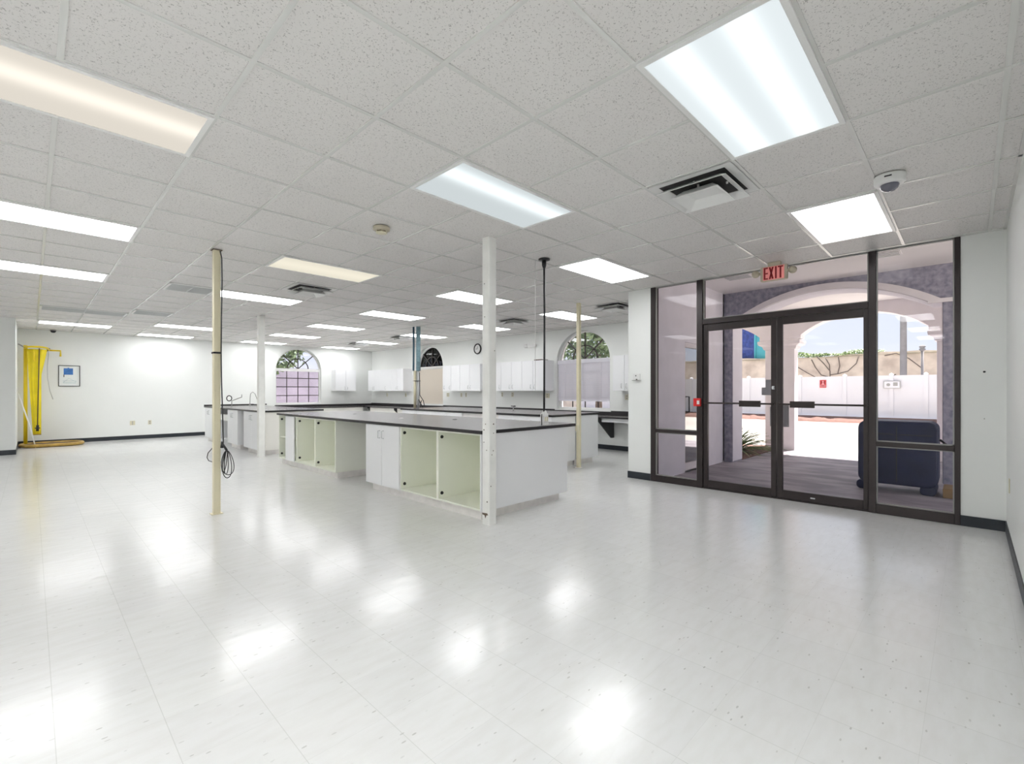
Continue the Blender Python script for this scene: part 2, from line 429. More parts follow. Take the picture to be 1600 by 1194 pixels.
# ------------------------------------------------------------------ mesh helpers
class MB:
    def __init__(self):
        self.v = []
        self.f = []
        self.sm = []

    def add(self, vs, fs, smooth=False):
        n = len(self.v)
        self.v += [tuple(p) for p in vs]
        self.f += [tuple(i + n for i in f) for f in fs]
        self.sm += [smooth] * len(fs)
        return self

    def box(self, a, b):
        x0, y0, z0 = (min(a[i], b[i]) for i in range(3))
        x1, y1, z1 = (max(a[i], b[i]) for i in range(3))
        vs = [(x0, y0, z0), (x1, y0, z0), (x1, y1, z0), (x0, y1, z0), (x0, y0, z1), (x1, y0, z1), (x1, y1, z1), (x0, y1, z1)]
        return self.add(vs, [(0, 3, 2, 1), (4, 5, 6, 7), (0, 1, 5, 4), (1, 2, 6, 5), (2, 3, 7, 6), (3, 0, 4, 7)])

    def rbox(self, a, b, r, axis=2, seg=4):
        """box whose edges parallel to `axis` are rounded"""
        i, j = [k for k in range(3) if k != axis]
        lo = [min(a[k], b[k]) for k in range(3)]
        hi = [max(a[k], b[k]) for k in range(3)]
        pts = []
        for (cx, cy, a0) in ((hi[i] - r, hi[j] - r, 0), (lo[i] + r, hi[j] - r, 90), (lo[i] + r, lo[j] + r, 180), (hi[i] - r, lo[j] + r, 270)):
            for k in range(seg + 1):
                t = math.radians(a0 + 90 * k / seg)
                pts.append((cx + r * math.cos(t), cy + r * math.sin(t)))
        return self.prism(pts, axis, lo[axis], hi[axis])

    def prism(self, pts, axis, a, b, smooth=False):
        """2D polygon in the other two axes (in order), extruded along axis a..b"""
        def mk(p, h):
            q = [0, 0, 0]
            i, j = [k for k in range(3) if k != axis]
            q[i], q[j], q[axis] = p[0], p[1], h
            return q
        n = len(pts)
        vs = [mk(p, a) for p in pts] + [mk(p, b) for p in pts]
        fs = [tuple(range(n)), tuple(range(2 * n - 1, n - 1, -1))]
        base = len(self.v)
        self.add(vs, fs)
        self.f += [tuple(base + q for q in (k, (k + 1) % n, (k + 1) % n + n, k + n)) for k in range(n)]
        self.sm += [smooth] * n
        return self

    def tube(self, path, r, seg=8, closed=False, cap=True):
        P = [Vector(p) for p in path]
        n = len(P)
        rr = r if isinstance(r, (list, tuple)) else [r] * n
        vs = []
        up = None
        for k in range(n):
            if closed:
                d = P[(k + 1) % n] - P[k - 1]
            else:
                d = P[min(k + 1, n - 1)] - P[max(k - 1, 0)]
            if d.length < 1e-9:
                d = Vector((0, 0, 1))
            d.normalize()
            if up is None:
                up = Vector((0, 0, 1)) if abs(d.z) < 0.9 else Vector((1, 0, 0))
            s = d.cross(up)
            if s.length < 1e-4:
                s = d.cross(Vector((0.3, 1, 0.2)))
            s.normalize()
            up = s.cross(d).normalized()
            for q in range(seg):
                t = 2 * math.pi * q / seg
                vs.append(P[k] + (s * math.cos(t) + up * math.sin(t)) * rr[k])
        fs = []
        for k in range(n if closed else n - 1):
            k2 = (k + 1) % n
            for q in range(seg):
                q2 = (q + 1) % seg
                fs.append((k * seg + q, k * seg + q2, k2 * seg + q2, k2 * seg + q))
        self.add(vs, fs, True)
        if cap and not closed:
            b = len(self.v) - n * seg
            self.f += [tuple(b + q for q in range(seg - 1, -1, -1)), tuple(b + (n - 1) * seg + q for q in range(seg))]
            self.sm += [False, False]
        return self

    def lathe(self, prof, c, seg=24, axis=2):
        """profile [(radius, height)] turned about axis through c"""
        vs = []
        for (r, h) in prof:
            for q in range(seg):
                t = 2 * math.pi * q / seg
                p = [0, 0, 0]
                i, j = [k for k in range(3) if k != axis]
                p[i] = c[i] + r * math.cos(t)
                p[j] = c[j] + r * math.sin(t)
                p[axis] = c[axis] + h
                vs.append(p)
        fs = []
        for k in range(len(prof) - 1):
            for q in range(seg):
                q2 = (q + 1) % seg
                fs.append((k * seg + q, k * seg + q2, (k + 1) * seg + q2, (k + 1) * seg + q))
        self.add(vs, fs, True)
        b = len(self.v) - len(prof) * seg
        self.f += [tuple(b + q for q in range(seg - 1, -1, -1)), tuple(b + (len(prof) - 1) * seg + q for q in range(seg))]
        self.sm += [False, False]
        return self

    def build(self, name, m, parent=None, bevel=0.0, label=None):
        off = Vector(OFF.get(parent.name, (0, 0, 0))) if parent else Vector((0, 0, 0))
        me = bpy.data.meshes.new(name)
        me.from_pydata([tuple(Vector(p) - off) for p in self.v], [], self.f)
        me.polygons.foreach_set('use_smooth', self.sm)
        me.update()
        import bmesh
        bm = bmesh.new(); bm.from_mesh(me)
        bmesh.ops.recalc_face_normals(bm, faces=bm.faces[:])
        bm.to_mesh(me); bm.free()
        o = bpy.data.objects.new(name, me)
        COL.objects.link(o)
        me.materials.append(m)
        if parent:
            o.parent = parent
            OFF[o.name] = tuple(off)
        if bevel > 0:
            bv = o.modifiers.new('bevel', 'BEVEL')
            bv.width = bevel; bv.segments = 2; bv.limit_method = 'ANGLE'
        if label:
            o['label'] = label
        return o


OFF = {}


def thing(name, label, cat, loc=(0, 0, 0), group=None, rotz=0.0, local=False, kind=None):
    """an Empty at the thing's base. local=True: parts are given in the thing's own frame"""
    o = bpy.data.objects.new(name, None)
    o.empty_display_size = 0.1
    COL.objects.link(o)
    o.location = loc
    o.rotation_euler = (0, 0, rotz)
    o['label'] = label
    if kind:
        o['kind'] = kind
    else:
        o['category'] = cat
    if group:
        o['group'] = group
    OFF[o.name] = (0, 0, 0) if local else tuple(loc)
    return o


def tag(o, label, cat, group=None, kind=None):
    o['label'] = label
    o['category'] = cat
    if group:
        o['group'] = group
    if kind:
        o['kind'] = kind
    return o


def struct(o, label=None):
    o['kind'] = 'structure'
    if label:
        o['label'] = label
    return o


def dup(root, loc, label, rotz=None):
    r = root.copy(); COL.objects.link(r); r.location = loc; r['label'] = label
    if rotz is not None:
        r.rotation_euler = (0, 0, rotz)
    for ch in list(root.children):
        c = ch.copy(); COL.objects.link(c); c.parent = r
        for g in list(ch.children):
            d = g.copy(); COL.objects.link(d); d.parent = c
    return r


# ------------------------------------------------------------------ dimensions
H = 2.773            # ceiling height
XG = 6.237           # glass front
XB = 8.943           # back wall
YL = 16.1            # far left wall
YR = -0.235          # right wall
YP = 3.66            # room side of the porch wall
T = 0.6096           # ceiling module
U0, V0 = 1.1485, 3.7972


def gu(u):
    return (u + U0) * T


def gv(v):
    return (v + V0) * T


# ------------------------------------------------------------------ room shell
struct(MB().box((-6, YR - 0.02, -0.15), (XG + 0.1, YL + 0.02, 0)).box((XG + 0.1, YP - 0.1, -0.15), (XB + 0.02, YL + 0.02, 0)).build('floor', M_FLOOR),
       'glossy off white vinyl tile floor with fine seams')
ceil = struct(MB().box((-6, YR, H + 0.006), (XG + 0.12, YL, H + 0.03)).box((XG + 0.12, YP, H + 0.006), (XB, YL, H + 0.03)).build('ceiling', M_TILE),
              'speckled white acoustic tile drop ceiling')
g = MB()
u = -12
while gu(u) < XB:
    x = gu(u)
    if x > -6:
        g.box((x - 0.012, YR if x < XG else YP, H), (x + 0.012, YL, H + 0.012))
    u += 1
v = -4
while gv(v) < YL:
    y = gv(v)
    if y > YR:
        g.box((-6, y - 0.012, H + 0.0005), (XG if y < YP else XB, y + 0.012, H + 0.012))
    v += 1
g.box((-6, YR, H), (XG, YR + 0.02, H + 0.01)).box((XG - 0.02, YR, H), (XG, YP, H + 0.01)).box((XB - 0.02, YP, H), (XB, YL, H + 0.01)).box((-0.2, YL - 0.02, H), (XB, YL, H + 0.01))
g.build('ceiling_grid', M_TEE, ceil)
struct(MB().box((-6.2, -0.6, 3.2), (9.6, YL + 0.6, 3.34)).box((9.6, -3.1, 3.2), (12.35, 6.2, 3.34)).build('roof_light_block', M_PCEIL))  # unseen slab added to block sun and sky light
TOPZ = 3.2


def arch_pts(yc, r, zs, zr=None, n=20):
    zr = zr or r
    return [(yc + r * math.cos(math.pi * k / n), zs + zr * math.sin(math.pi * k / n)) for k in range(n + 1)]


def wall_with_arches(a0, a1, axis, h0, h1, wins, sill, m, ztop=TOPZ):
    """wall in the plane of (a,z); wins: (centre, half width, spring z)"""
    mb = MB()
    lo = [0, 0, 0]; hi = [0, 0, 0]
    i = 1 if axis == 0 else 0
    lo[axis], hi[axis], lo[i], hi[i], lo[2], hi[2] = h0, h1, a0, a1, 0, sill
    mb.box(lo, hi)
    pts = [(a1, sill), (a1, ztop), (a0, ztop), (a0, sill)]
    for (c, r, zs, zr) in sorted(wins):
        pts.append((c - r, sill))
        pts += list(reversed(arch_pts(c, r, zs, zr)))
        pts.append((c + r, sill))
    mb.prism(pts, axis, h0, h1)
    return mb


W_BACK = [(6.457, 0.75, 2.01, 0.70), (12.465, 0.73, 2.05, 0.69)]
W_LEFT = [(6.284, 0.744, 2.01, 0.72)]
struct(wall_with_arches(YP - 0.38, YL + 0.25, 0, XB, XB + 0.25, W_BACK, 0.86, M_WALL).build('wall_back', M_WALL))
struct(wall_with_arches(-0.22, XB, 1, YL, YL + 0.25, W_LEFT, 0.86, M_WALL).build('wall_far_left', M_WALL))
struct(MB().box((-6, 13.9, 0), (-0.22, 14.1, TOPZ)).box((-0.42, 14.1, 0), (-0.22, YL + 0.25, TOPZ)).build('wall_left', M_WALL))
struct(MB().box((-6, YR - 0.2, 0), (XG + 0.2, YR, TOPZ)).build('wall_right', M_WALL))
struct(MB().box((-6.2, YR - 0.2, 0), (-6, 14.1, TOPZ)).build('wall_rear', M_WALL))
struct(MB().box((XG, YR, 0), (XG + 0.2, 0.069, TOPZ)).box((XG + 0.02, 0.069, H + 0.035), (XG + 0.2, 3.3, TOPZ)).build('wall_front', M_WALL))
struct(MB().box((XG, 3.295, 0), (XG + 0.2, YP, TOPZ)).box((XG + 0.2, 3.60, 0), (XB, YP, TOPZ)).build('wall_partition', M_WALL))
struct(MB().box((XG + 0.2, 3.28, -0.05), (7.33, 3.6, TOPZ)).box((8.15, 3.28, -0.05), (9.0, 3.6, TOPZ)).box((7.33, 3.28, 2.08), (8.15, 3.6, TOPZ))
       .box((9.0, 3.28, -0.05), (9.5, 3.6, TOPZ)).build('wall_porch_left', M_STUC))
# rubber bases
struct(MB().box((XG - 0.008, YR, 0), (XG, 0.069, 0.10)).build('baseboard_front', M_BASE))
struct(MB().box((-6, YR, 0), (XG, YR + 0.008, 0.10)).build('baseboard_right', M_BASE))
struct(MB().box((XG - 0.008, 3.30, 0), (XG, YP + 0.008, 0.10)).box((XG, YP, 0), (XB, YP + 0.008, 0.10)).build('baseboard_partition', M_BASE))
struct(MB().box((XB - 0.008, YP, 0), (XB, YL, 0.10)).build('baseboard_back', M_BASE))
struct(MB().box((-0.22, YL - 0.008, 0), (XB, YL, 0.10)).box((-0.22, 13.9, 0), (-0.212, YL, 0.10)).build('baseboard_far_left', M_BASE))
struct(MB().box((-6, 13.892, 0), (-0.212, 13.9, 0.10)).build('baseboard_left', M_BASE))

# ------------------------------------------------------------------ glass storefront
D0, D1 = XG - 0.012, XG + 0.10
s = MB()
for (y0, y1) in ((0.069, 0.112), (0.714, 0.779), (2.547, 2.625), (3.225, 3.295)):
    s.box((D0, y0, 0), (D1, y1, H + 0.03))
s.box((D0, 0.779, 2.175), (D1, 2.547, 2.242))
s.box((D0 + 0.002, 0.112, 0), (D1, 0.714, 0.10)).box((D0 + 0.002, 2.625, 0), (D1, 3.225, 0.092))
s.box((D0 + 0.002, 0.112, 0.708), (D1, 0.714, 0.757)).box((D0 + 0.002, 2.625, 0.703), (D1, 3.225, 0.75))
s.box((D0 + 0.01, 0.112, H + 0.0), (D1, 3.225, H + 0.03))
s.box((XG + 0.0, 0.779, 0.0), (D1, 2.547, 0.012))
fr = struct(s.build('trim_1', M_BRONZE, bevel=0.004), 'dark bronze aluminium storefront frame')
# thin glazing beads
b = MB()
for (y0, y1, z0, z1) in ((0.112, 0.714, 0.10, 0.708), (0.112, 0.714, 0.757, H), (2.625, 3.225, 0.092, 0.703), (2.625, 3.225, 0.75, H), (0.779, 2.547, 2.242, H)):
    for k in (0, 1):
        yy = (y0, y1 - 0.012)[k]
        b.box((XG + 0.012, yy, z0), (XG + 0.03, yy + 0.012, z1))
        zz = (z0, z1 - 0.012)[k]
        b.box((XG + 0.012, y0, zz), (XG + 0.03, y1, zz + 0.012))
b.build('glazing_bead', M_GREY, fr)


def pane(n, rects, label):
    mb = MB()
    for (y0, y1, z0, z1) in rects:
        mb.box((XG + 0.030, y0, z0), (XG + 0.036, y1, z1))
    return struct(mb.build('window_%d' % n, M_GLASS), label)


pane(1, [(2.625, 3.225, 0.092, 0.703), (2.625, 3.225, 0.75, H)], 'tall glass sidelight left of the entrance doors')
pane(2, [(0.112, 0.714, 0.10, 0.708), (0.112, 0.714, 0.757, H)], 'tall glass sidelight right of the entrance doors')
pane(3, [(0.779, 2.547, 2.242, H)], 'wide glass transom above the entrance doors')


def entrance_door(n, y0, y1, gy0, gy1, pad, handle, label):
    t = struct(bpy.data.objects.new('door_%d' % n, None), label)
    COL.objects.link(t)
    t.location = (XG + 0.03, y0, 0)
    OFF[t.name] = (XG + 0.03, y0, 0)
    X0, X1 = XG + 0.012, XG + 0.057
    f = MB().box((X0, y0, 0.014), (X1, gy0, 2.172)).box((X0, gy1, 0.014), (X1, y1, 2.172)).box((X0, gy0, 0.014), (X1, gy1, 0.115)).box((X0, gy0, 2.085), (X1, gy1, 2.172))
    f.build('door_frame', M_BRONZE, t, bevel=0.004)
    MB().box((X0 + 0.02, gy0, 0.115), (X0 + 0.026, gy1, 2.085)).build('door_glass', M_GLASS, t)
    pb = MB().tube([(XG - 0.035, gy0 - 0.03, 1.135), (XG - 0.035, gy1 + 0.03, 1.135)], 0.011, 10)
    for yy in (gy0 - 0.03, gy1 + 0.03):
        pb.tube([(XG - 0.035, yy, 1.135), (XG + 0.012, yy, 1.135)], 0.011, 8)
    pbo = pb.build('push_bar', M_BRONZE2, t)
    MB().box((XG - 0.062, pad[0], 1.096), (XG - 0.026, pad[1], 1.171)).build('push_pad', M_BRONZE2, pbo, bevel=0.004)
    h = MB()
    for q in handle:
        h.box((X1 + 0.03, q[0], q[2]), (X1 + 0.045, q[1], q[3]))
    q = handle[0]
    h.box((X1, q[0] + 0.01, q[2] + 0.02), (X1 + 0.03, q[1] - 0.01, q[2] + 0.05)).box((X1, q[0] + 0.01, q[3] - 0.05), (X1 + 0.03, q[1] - 0.01, q[3] - 0.02))
    h.build('pull_handle', M_GREY, t, bevel=0.002, label='flat grey outside pull handle')
    return t


d1 = entrance_door(1, 1.668, 2.545, 1.728, 2.488, (1.827, 2.072), [(1.68, 1.76, 0.86, 1.10)], 'left glass entrance door in dark bronze frame')
MB().box((XG + 0.0, 1.685, 1.31), (XG + 0.012, 1.715, 1.35)).lathe([(0.012, 0), (0.012, 0.02)], (XG - 0.02, 1.70, 1.33), 12, axis=0).build('lock', M_CHROME, d1)
MB().box((XG + 0.06, 1.70, 1.24), (XG + 0.075, 1.845, 1.335)).box((XG + 0.06, 1.735, 1.335), (XG + 0.075, 1.80, 1.43)).build('latch_guard', M_GREY, d1, bevel=0.002)
d2 = entrance_door(2, 0.781, 1.662, 0.825, 1.603, (1.264, 1.509), [(1.555, 1.61, 0.86, 1.12)], 'right glass entrance door in dark bronze frame')
MB().box((XG + 0.006, 1.27, 0.055), (XG + 0.012, 1.315, 0.068)).build('door_badge', M_WHITE, d2)

# side door in the porch wall
t = struct(bpy.data.objects.new('door_3', None), 'framed mirrored glass door in porch side wall')
COL.objects.link(t); t.location = (7.33, 3.3, 0); OFF[t.name] = (7.33, 3.3, 0)
MB().box((7.33, 3.30, 0), (7.39, 3.36, 2.08)).box((8.09, 3.30, 0), (8.15, 3.36, 2.08)).box((7.39, 3.30, 2.0), (8.09, 3.36, 2.08)).box((7.39, 3.30, 0), (8.09, 3.36, 0.12)).build('door_frame', M_STUCW, t, bevel=0.004)
MB().box((7.39, 3.325, 0.12), (8.09, 3.335, 2.0)).build('door_glass', M_GLASSR, t)
MB().tube([(7.42, 3.32, 1.20), (7.42, 3.25, 1.20), (7.42, 3.25, 0.96), (7.42, 3.32, 0.96)], 0.012, 8).build('pull_handle', M_BLACK, t)


# ------------------------------------------------------------------ arched windows
def arched_window(n, axis, h, c, r, zs, zr, sill, label):
    """axis 0: window in a plane x = h (width along y); axis 1: plane y = h"""
    t = struct(bpy.data.objects.new('window_%d' % n, None), label)
    COL.objects.link(t)
    loc = (h, c, sill) if axis == 0 else (c, h, sill)
    t.location = loc; OFF[t.name] = loc
    fr = MB()

    def Pt(a, z, d):
        return (h + d, a, z) if axis == 0 else (a, h + d, z)

    def bar(a0, z0, a1, z1, wd, d0, d1, mb):
        da, dz = a1 - a0, z1 - z0
        ln = math.hypot(da, dz)
        na, nz2 = -dz / ln * wd / 2, da / ln * wd / 2
        pts = [(a0 + na, z0 + nz2), (a1 + na, z1 + nz2), (a1 - na, z1 - nz2), (a0 - na, z0 - nz2)]
        mb.prism(pts, axis, h + d0, h + d1)
    # outer frame ring
    outer = [(c - r, sill), (c + r, sill)] + arch_pts(c, r, zs, zr, 24)
    inner = [(c - r + 0.045, sill + 0.05), (c + r - 0.045, sill + 0.05)] + arch_pts(c, r - 0.045, zs, zr - 0.045, 24)
    k = len(outer)
    vs = [Pt(*p, 0.10) for p in outer] + [Pt(*p, 0.10) for p in inner] + [Pt(*p, 0.16) for p in outer] + [Pt(*p, 0.16) for p in inner]
    fs = []
    for q in range(k):
        q2 = (q + 1) % k
        fs += [(q, q2, k + q2, k + q), (2 * k + q, 3 * k + q, 3 * k + q2, 2 * k + q2), (k + q, k + q2, 3 * k + q2, 3 * k + q), (q, 2 * k + q, 2 * k + q2, q2)]
    fr.add(vs, fs)
    bar(c - r, zs - 0.01, c + r, zs - 0.01, 0.09, 0.09, 0.17, fr)
    fr.build('window_frame', M_WHITE, t)
    mu = MB()
    for q in (-0.5, 0, 0.5):
        bar(c + q * r * 0.97, sill, c + q * r * 0.97, zs, 0.02, 0.115, 0.135, mu)
    for q in (0.25, 0.5, 0.75):
        z = sill + (zs - sill) * q
        bar(c - r, z, c + r, z, 0.026, 0.110, 0.137, mu)
    for a in (45, 90, 135):
        bar(c, zs + 0.03, c + (r - 0.03) * math.cos(math.radians(a)), zs + (zr - 0.03) * math.sin(math.radians(a)), 0.026, 0.110, 0.137, mu)
    ap = arch_pts(c, r * 0.46, zs + 0.03, zr * 0.46, 16)
    for p, q in zip(ap, ap[1:]):
        bar(*p, *q, 0.026, 0.110, 0.137, mu)
    mu.build('muntin', M_BRONZE2, t)
    gl = [(c + r - 0.04, sill + 0.04)] + arch_pts(c, r - 0.04, zs, zr - 0.04, 24) + [(c - r + 0.04, sill + 0.04)]
    MB().prism(gl, axis, h + 0.138, h + 0.142).build('window_glass', M_GLASSC, t)
    sl = MB()
    if axis == 0:
        sl.box((h - 0.03, c - r - 0.04, sill - 0.025), (h + 0.10, c + r + 0.04, sill + 0.004))
    else:
        sl.box((c - r - 0.04, h - 0.03, sill - 0.025), (c + r + 0.04, h + 0.10, sill + 0.004))
    sl.build('window_sill', M_WHITE, t)
    return t


arched_window(4, 0, XB, 6.457, 0.75, 2.01, 0.70, 0.86, 'arched window with lowered white blind in the back wall')
arched_window(5, 0, XB, 12.465, 0.73, 2.05, 0.69, 0.86, 'arched window with cream shade in the back wall')
arched_window(6, 1, YL, 6.284, 0.744, 2.01, 0.72, 0.86, 'arched window with grid muntins in the far left wall')

t = thing('window_blind', 'white slatted blind lowered over the arched window behind the cream post', 'blind', (XB + 0.04, 6.457, 1.07))
MB().box((XB + 0.01, 5.72, 1.94), (XB + 0.07, 7.195, 2.03)).build('head_rail', M_BLIND, t, bevel=0.004)
sb = MB()
z = 1.09
while z < 1.93:
    sb.add([(XB + 0.034, 5.73, z + 0.0115), (XB + 0.046, 5.73, z - 0.0085), (XB + 0.046, 7.185, z - 0.0085), (XB + 0.034, 7.185, z + 0.0115)], [(0, 1, 2, 3)])
    z += 0.021
sb.build('slats', M_BLIND, t)
MB().box((XB + 0.022, 5.73, 1.055), (XB + 0.058, 7.185, 1.085)).build('bottom_rail', M_BLIND, t)
cd = MB()
for yy in (5.95, 6.457, 6.96):
    MB().tube([(XB + 0.024, yy, 1.07), (XB + 0.024, yy, 1.95)], 0.003, 5).build('ladder_cord', M_BLIND, t)

t = thing('roller_shade', 'cream roller shade pulled down in the arched window beside the blue pipe', 'shade', (XB + 0.04, 12.465, 0.9))
MB().box((XB + 0.035, 11.76, 0.88), (XB + 0.038, 13.17, 2.0)).build('shade_cloth', M_SHADE, t)
MB().tube([(XB + 0.04, 11.76, 2.02), (XB + 0.04, 13.17, 2.02)], 0.028, 12).build('roller', M_WHITE, t)
MB().box((XB + 0.03, 11.76, 0.868), (XB + 0.045, 13.17, 0.89)).build('hem_bar', M_WHITE, t)


# ------------------------------------------------------------------ ceiling lights
def panel_light(u, v, m, label, group=None):
    x0, x1, y0, y1 = gu(u), gu(u + 2), gv(v), gv(v + 1)
    t = thing('ceiling_light', label, 'ceiling light', ((x0 + x1) / 2, (y0 + y1) / 2, H), group, local=True)
    a, b2 = T - 0.005, T / 2 - 0.005
    k = 0.026
    f = MB().box((-a, -b2, -0.010), (a, -b2 + k, 0.004)).box((-a, b2 - k, -0.010), (a, b2, 0.004)).box((-a, -b2 + k, -0.010), (-a + k, b2 - k, 0.004)).box((a - k, -b2 + k, -0.010), (a, b2 - k, 0.004))
    f.build('light_frame', M_WHITE, t)
    MB().box((-a + k, -b2 + k, -0.006), (a - k, b2 - k, 0.003)).build('diffuser', m, t)
    return t


G_L = 'recessed fluorescent ceiling lights'
panel_light(-2, 1, E_WARM, 'warm cream fluorescent ceiling panel cut by the left edge of the photo', G_L)
panel_light(-2, 5, E_FAR, 'bright white ceiling panel at the left edge, second back from the warm one', G_L)
panel_light(-2, 9, E_FAR, 'bright white ceiling panel at the left edge, third back from the warm one', G_L)
panel_light(-1, 19, E_FAR, 'bright ceiling panel farthest left, above the framed picture and yellow shower', G_L)
panel_light(2, 0, E_MID, 'cool dim ceiling panel in the middle of the room above the big white post', G_L)
panel_light(2, 5, E_CREAM, 'dim cream ceiling panel just right of the tall cream post', G_L)
panel_light(2, 9, E_FAR, 'bright ceiling panel directly behind the top of the cream cable post', G_L)
panel_light(2, 17, E_FAR, 'bright ceiling panel left of the cream cable post, nearer of the two there', G_L)
panel_light(2, 21, E_FAR, 'bright ceiling panel left of the cream cable post, touching the far left wall', G_L)
panel_light(2, -3, E_NEAR, 'large cool ceiling panel with two tube bands at the top right', G_L)
panel_light(6, -3, E_SQ, 'soft white ceiling panel beside the dome camera, in front of the entrance', G_L)
panel_light(6, 1, E_FAR, 'bright ceiling panel right of the hanging black cord, nearest the partition', G_L)
panel_light(6, 5, E_FAR, 'bright ceiling panel passing behind the top of the big white post', G_L)
panel_light(6, 9, E_FAR, 'bright ceiling panel between the blue pipe and the dim cream panel', G_L)
panel_light(6, 13, E_FAR, 'bright ceiling panel third from front in the row left of the blue pipe', G_L)
panel_light(6, 17, E_FAR, 'bright ceiling panel fourth in the row running back toward the grid window', G_L)
panel_light(6, 21, E_FAR, 'bright ceiling panel against the far left wall beside the grid window', G_L)
panel_light(10, 5, E_FAR, 'bright ceiling panel behind the thin cream post, above the blind window', G_L)
panel_light(10, 9, E_FAR, 'bright ceiling panel behind the big white post, above the wall clock', G_L)
panel_light(10, 13, E_FAR, 'bright ceiling panel behind the top of the blue wrapped pipe', G_L)
panel_light(10, 17, E_FAR, 'small bright ceiling panel near the back corner, before the farthest one', G_L)
panel_light(10, 21, E_FAR, 'farthest small bright ceiling panel in the back corner of the room', G_L)
for (u, v) in ((-6, -3), (-6, 1), (-6, 5), (-6, 9), (-2, -3), (-10, 1), (-10, 9), (-6, 13), (-10, -3), (-10, 5)):  # extra panels added out of view to light the near floor and walls
    panel_light(u, v, E_FILL if v == -3 else E_FILL_DIM, 'unseen ceiling panel added behind the camera to brighten the foreground', 'added fill panels behind the camera')


# ------------------------------------------------------------------ ceiling vents
def diffuser(u, v, label, dark=False):
    t = thing('air_vent', label, 'air vent', (gu(u + 0.5), gv(v + 0.5), H), 'ceiling air diffusers', local=True)
    a = T / 2 - 0.012
    m = M_WHITE
    f = MB()
    k = 0.05
    # sloping outer collar
    o = [(-a, -a), (a, -a), (a, a), (-a, a)]
    i = a - 0.06
    vs = [(p[0], p[1], -0.004) for p in o] + [(p[0] / a * i, p[1] / a * i, 0.0) for p in o] + [(p[0] / a * (i - 0.01), p[1] / a * (i - 0.01), 0.0055) for p in o]
    fs = []
    for q in range(4):
        q2 = (q + 1) % 4
        fs += [(q, q2, 4 + q2, 4 + q), (4 + q, 4 + q2, 8 + q2, 8 + q)]
    f.add(vs, fs)
    f.build('vent_collar', m, t)
    MB().box((-i, -i, 0.0), (i, i, 0.0058)).build('duct_opening', M_DGREY, t)
    # stepped cones
    for (s_, z0, s2, z1) in ((0.245, -0.052, 0.185, -0.014), (0.165, -0.078, 0.105, -0.026)):
        mb = MB()
        o1 = [(-s_, -s_), (s_, -s_), (s_, s_), (-s_, s_)]
        vs = [(p[0], p[1], z0) for p in o1] + [(p[0] * s2 / s_, p[1] * s2 / s_, z1) for p in o1] + [(p[0], p[1], z0 + 0.004) for p in o1] + [(p[0] * s2 / s_, p[1] * s2 / s_, z1 + 0.004) for p in o1]
        fs = []
        for q in range(4):
            q2 = (q + 1) % 4
            fs += [(q, q2, 4 + q2, 4 + q), (8 + q, 12 + q, 12 + q2, 8 + q2), (q, 8 + q, 8 + q2, q2), (4 + q, 4 + q2, 12 + q2, 12 + q)]
        mb.add(vs, fs)
        if s_ < 0.2:
            mb.add([(p[0] * s2 / s_, p[1] * s2 / s_, z1) for p in o1], [(0, 1, 2, 3)])
        for (qx, qy) in ((s2 * .9, 0), (-s2 * .9, 0), (0, s2 * .9), (0, -s2 * .9)):
            mb.box((qx - 0.006, qy - 0.006, z1), (qx + 0.006, qy + 0.006, 0.004))
        mb.build('vent_cone', m, t)
    return t


diffuser(4, -2, 'square white stepped ceiling vent beside the large cool light panel')
diffuser(3, 7, 'stepped ceiling vent behind the dim cream light panel')
diffuser(10, 3, 'stepped ceiling vent partly hidden by the partition edge')
diffuser(10, 7, 'stepped ceiling vent just right of the big white post')
diffuser(10, 14, 'stepped ceiling vent just left of the blue pipe')
diffuser(10, 18, 'smallest farthest stepped ceiling vent near the back corner')


def grille(u, v, label, w_=1):
    t = thing('return_grille', label, 'air vent', (gu(u + w_ / 2), gv(v + 0.5), H), 'grey return air grilles', local=True)
    ax, ay = T * w_ / 2 - 0.013, T / 2 - 0.013
    f = MB().box((-ax, -ay, -0.008), (ax, -ay + 0.03, 0.004)).box((-ax, ay - 0.03, -0.008), (ax, ay, 0.004)).box((-ax, -ay, -0.008), (-ax + 0.03, ay, 0.004)).box((ax - 0.03, -ay, -0.008), (ax, ay, 0.004))
    f.build('grille_frame', M_WHITE, t)
    lv = MB()
    y = -ay + 0.035
    while y < ay - 0.04:
        lv.box((-ax + 0.03, y, -0.0065), (ax - 0.03, y + 0.012, -0.0035))
        y += 0.024
    lv.box((-0.006, -ay + 0.03, -0.0072), (0.006, ay - 0.03, -0.0036))
    lv.build('louvers', M_GREYP, t)
    MB().box((-ax + 0.028, -ay + 0.028, -0.003), (ax - 0.028, ay - 0.028, 0.0055)).build('filter', M_FILT, t)


grille(1, 9, 'grey return grille left of the cream cable post, nearer one')
grille(1, 14, 'grey return grille left of the cream cable post, second back')
grille(-1, 15, 'wide faint grey return grille farthest left in the ceiling', 2)

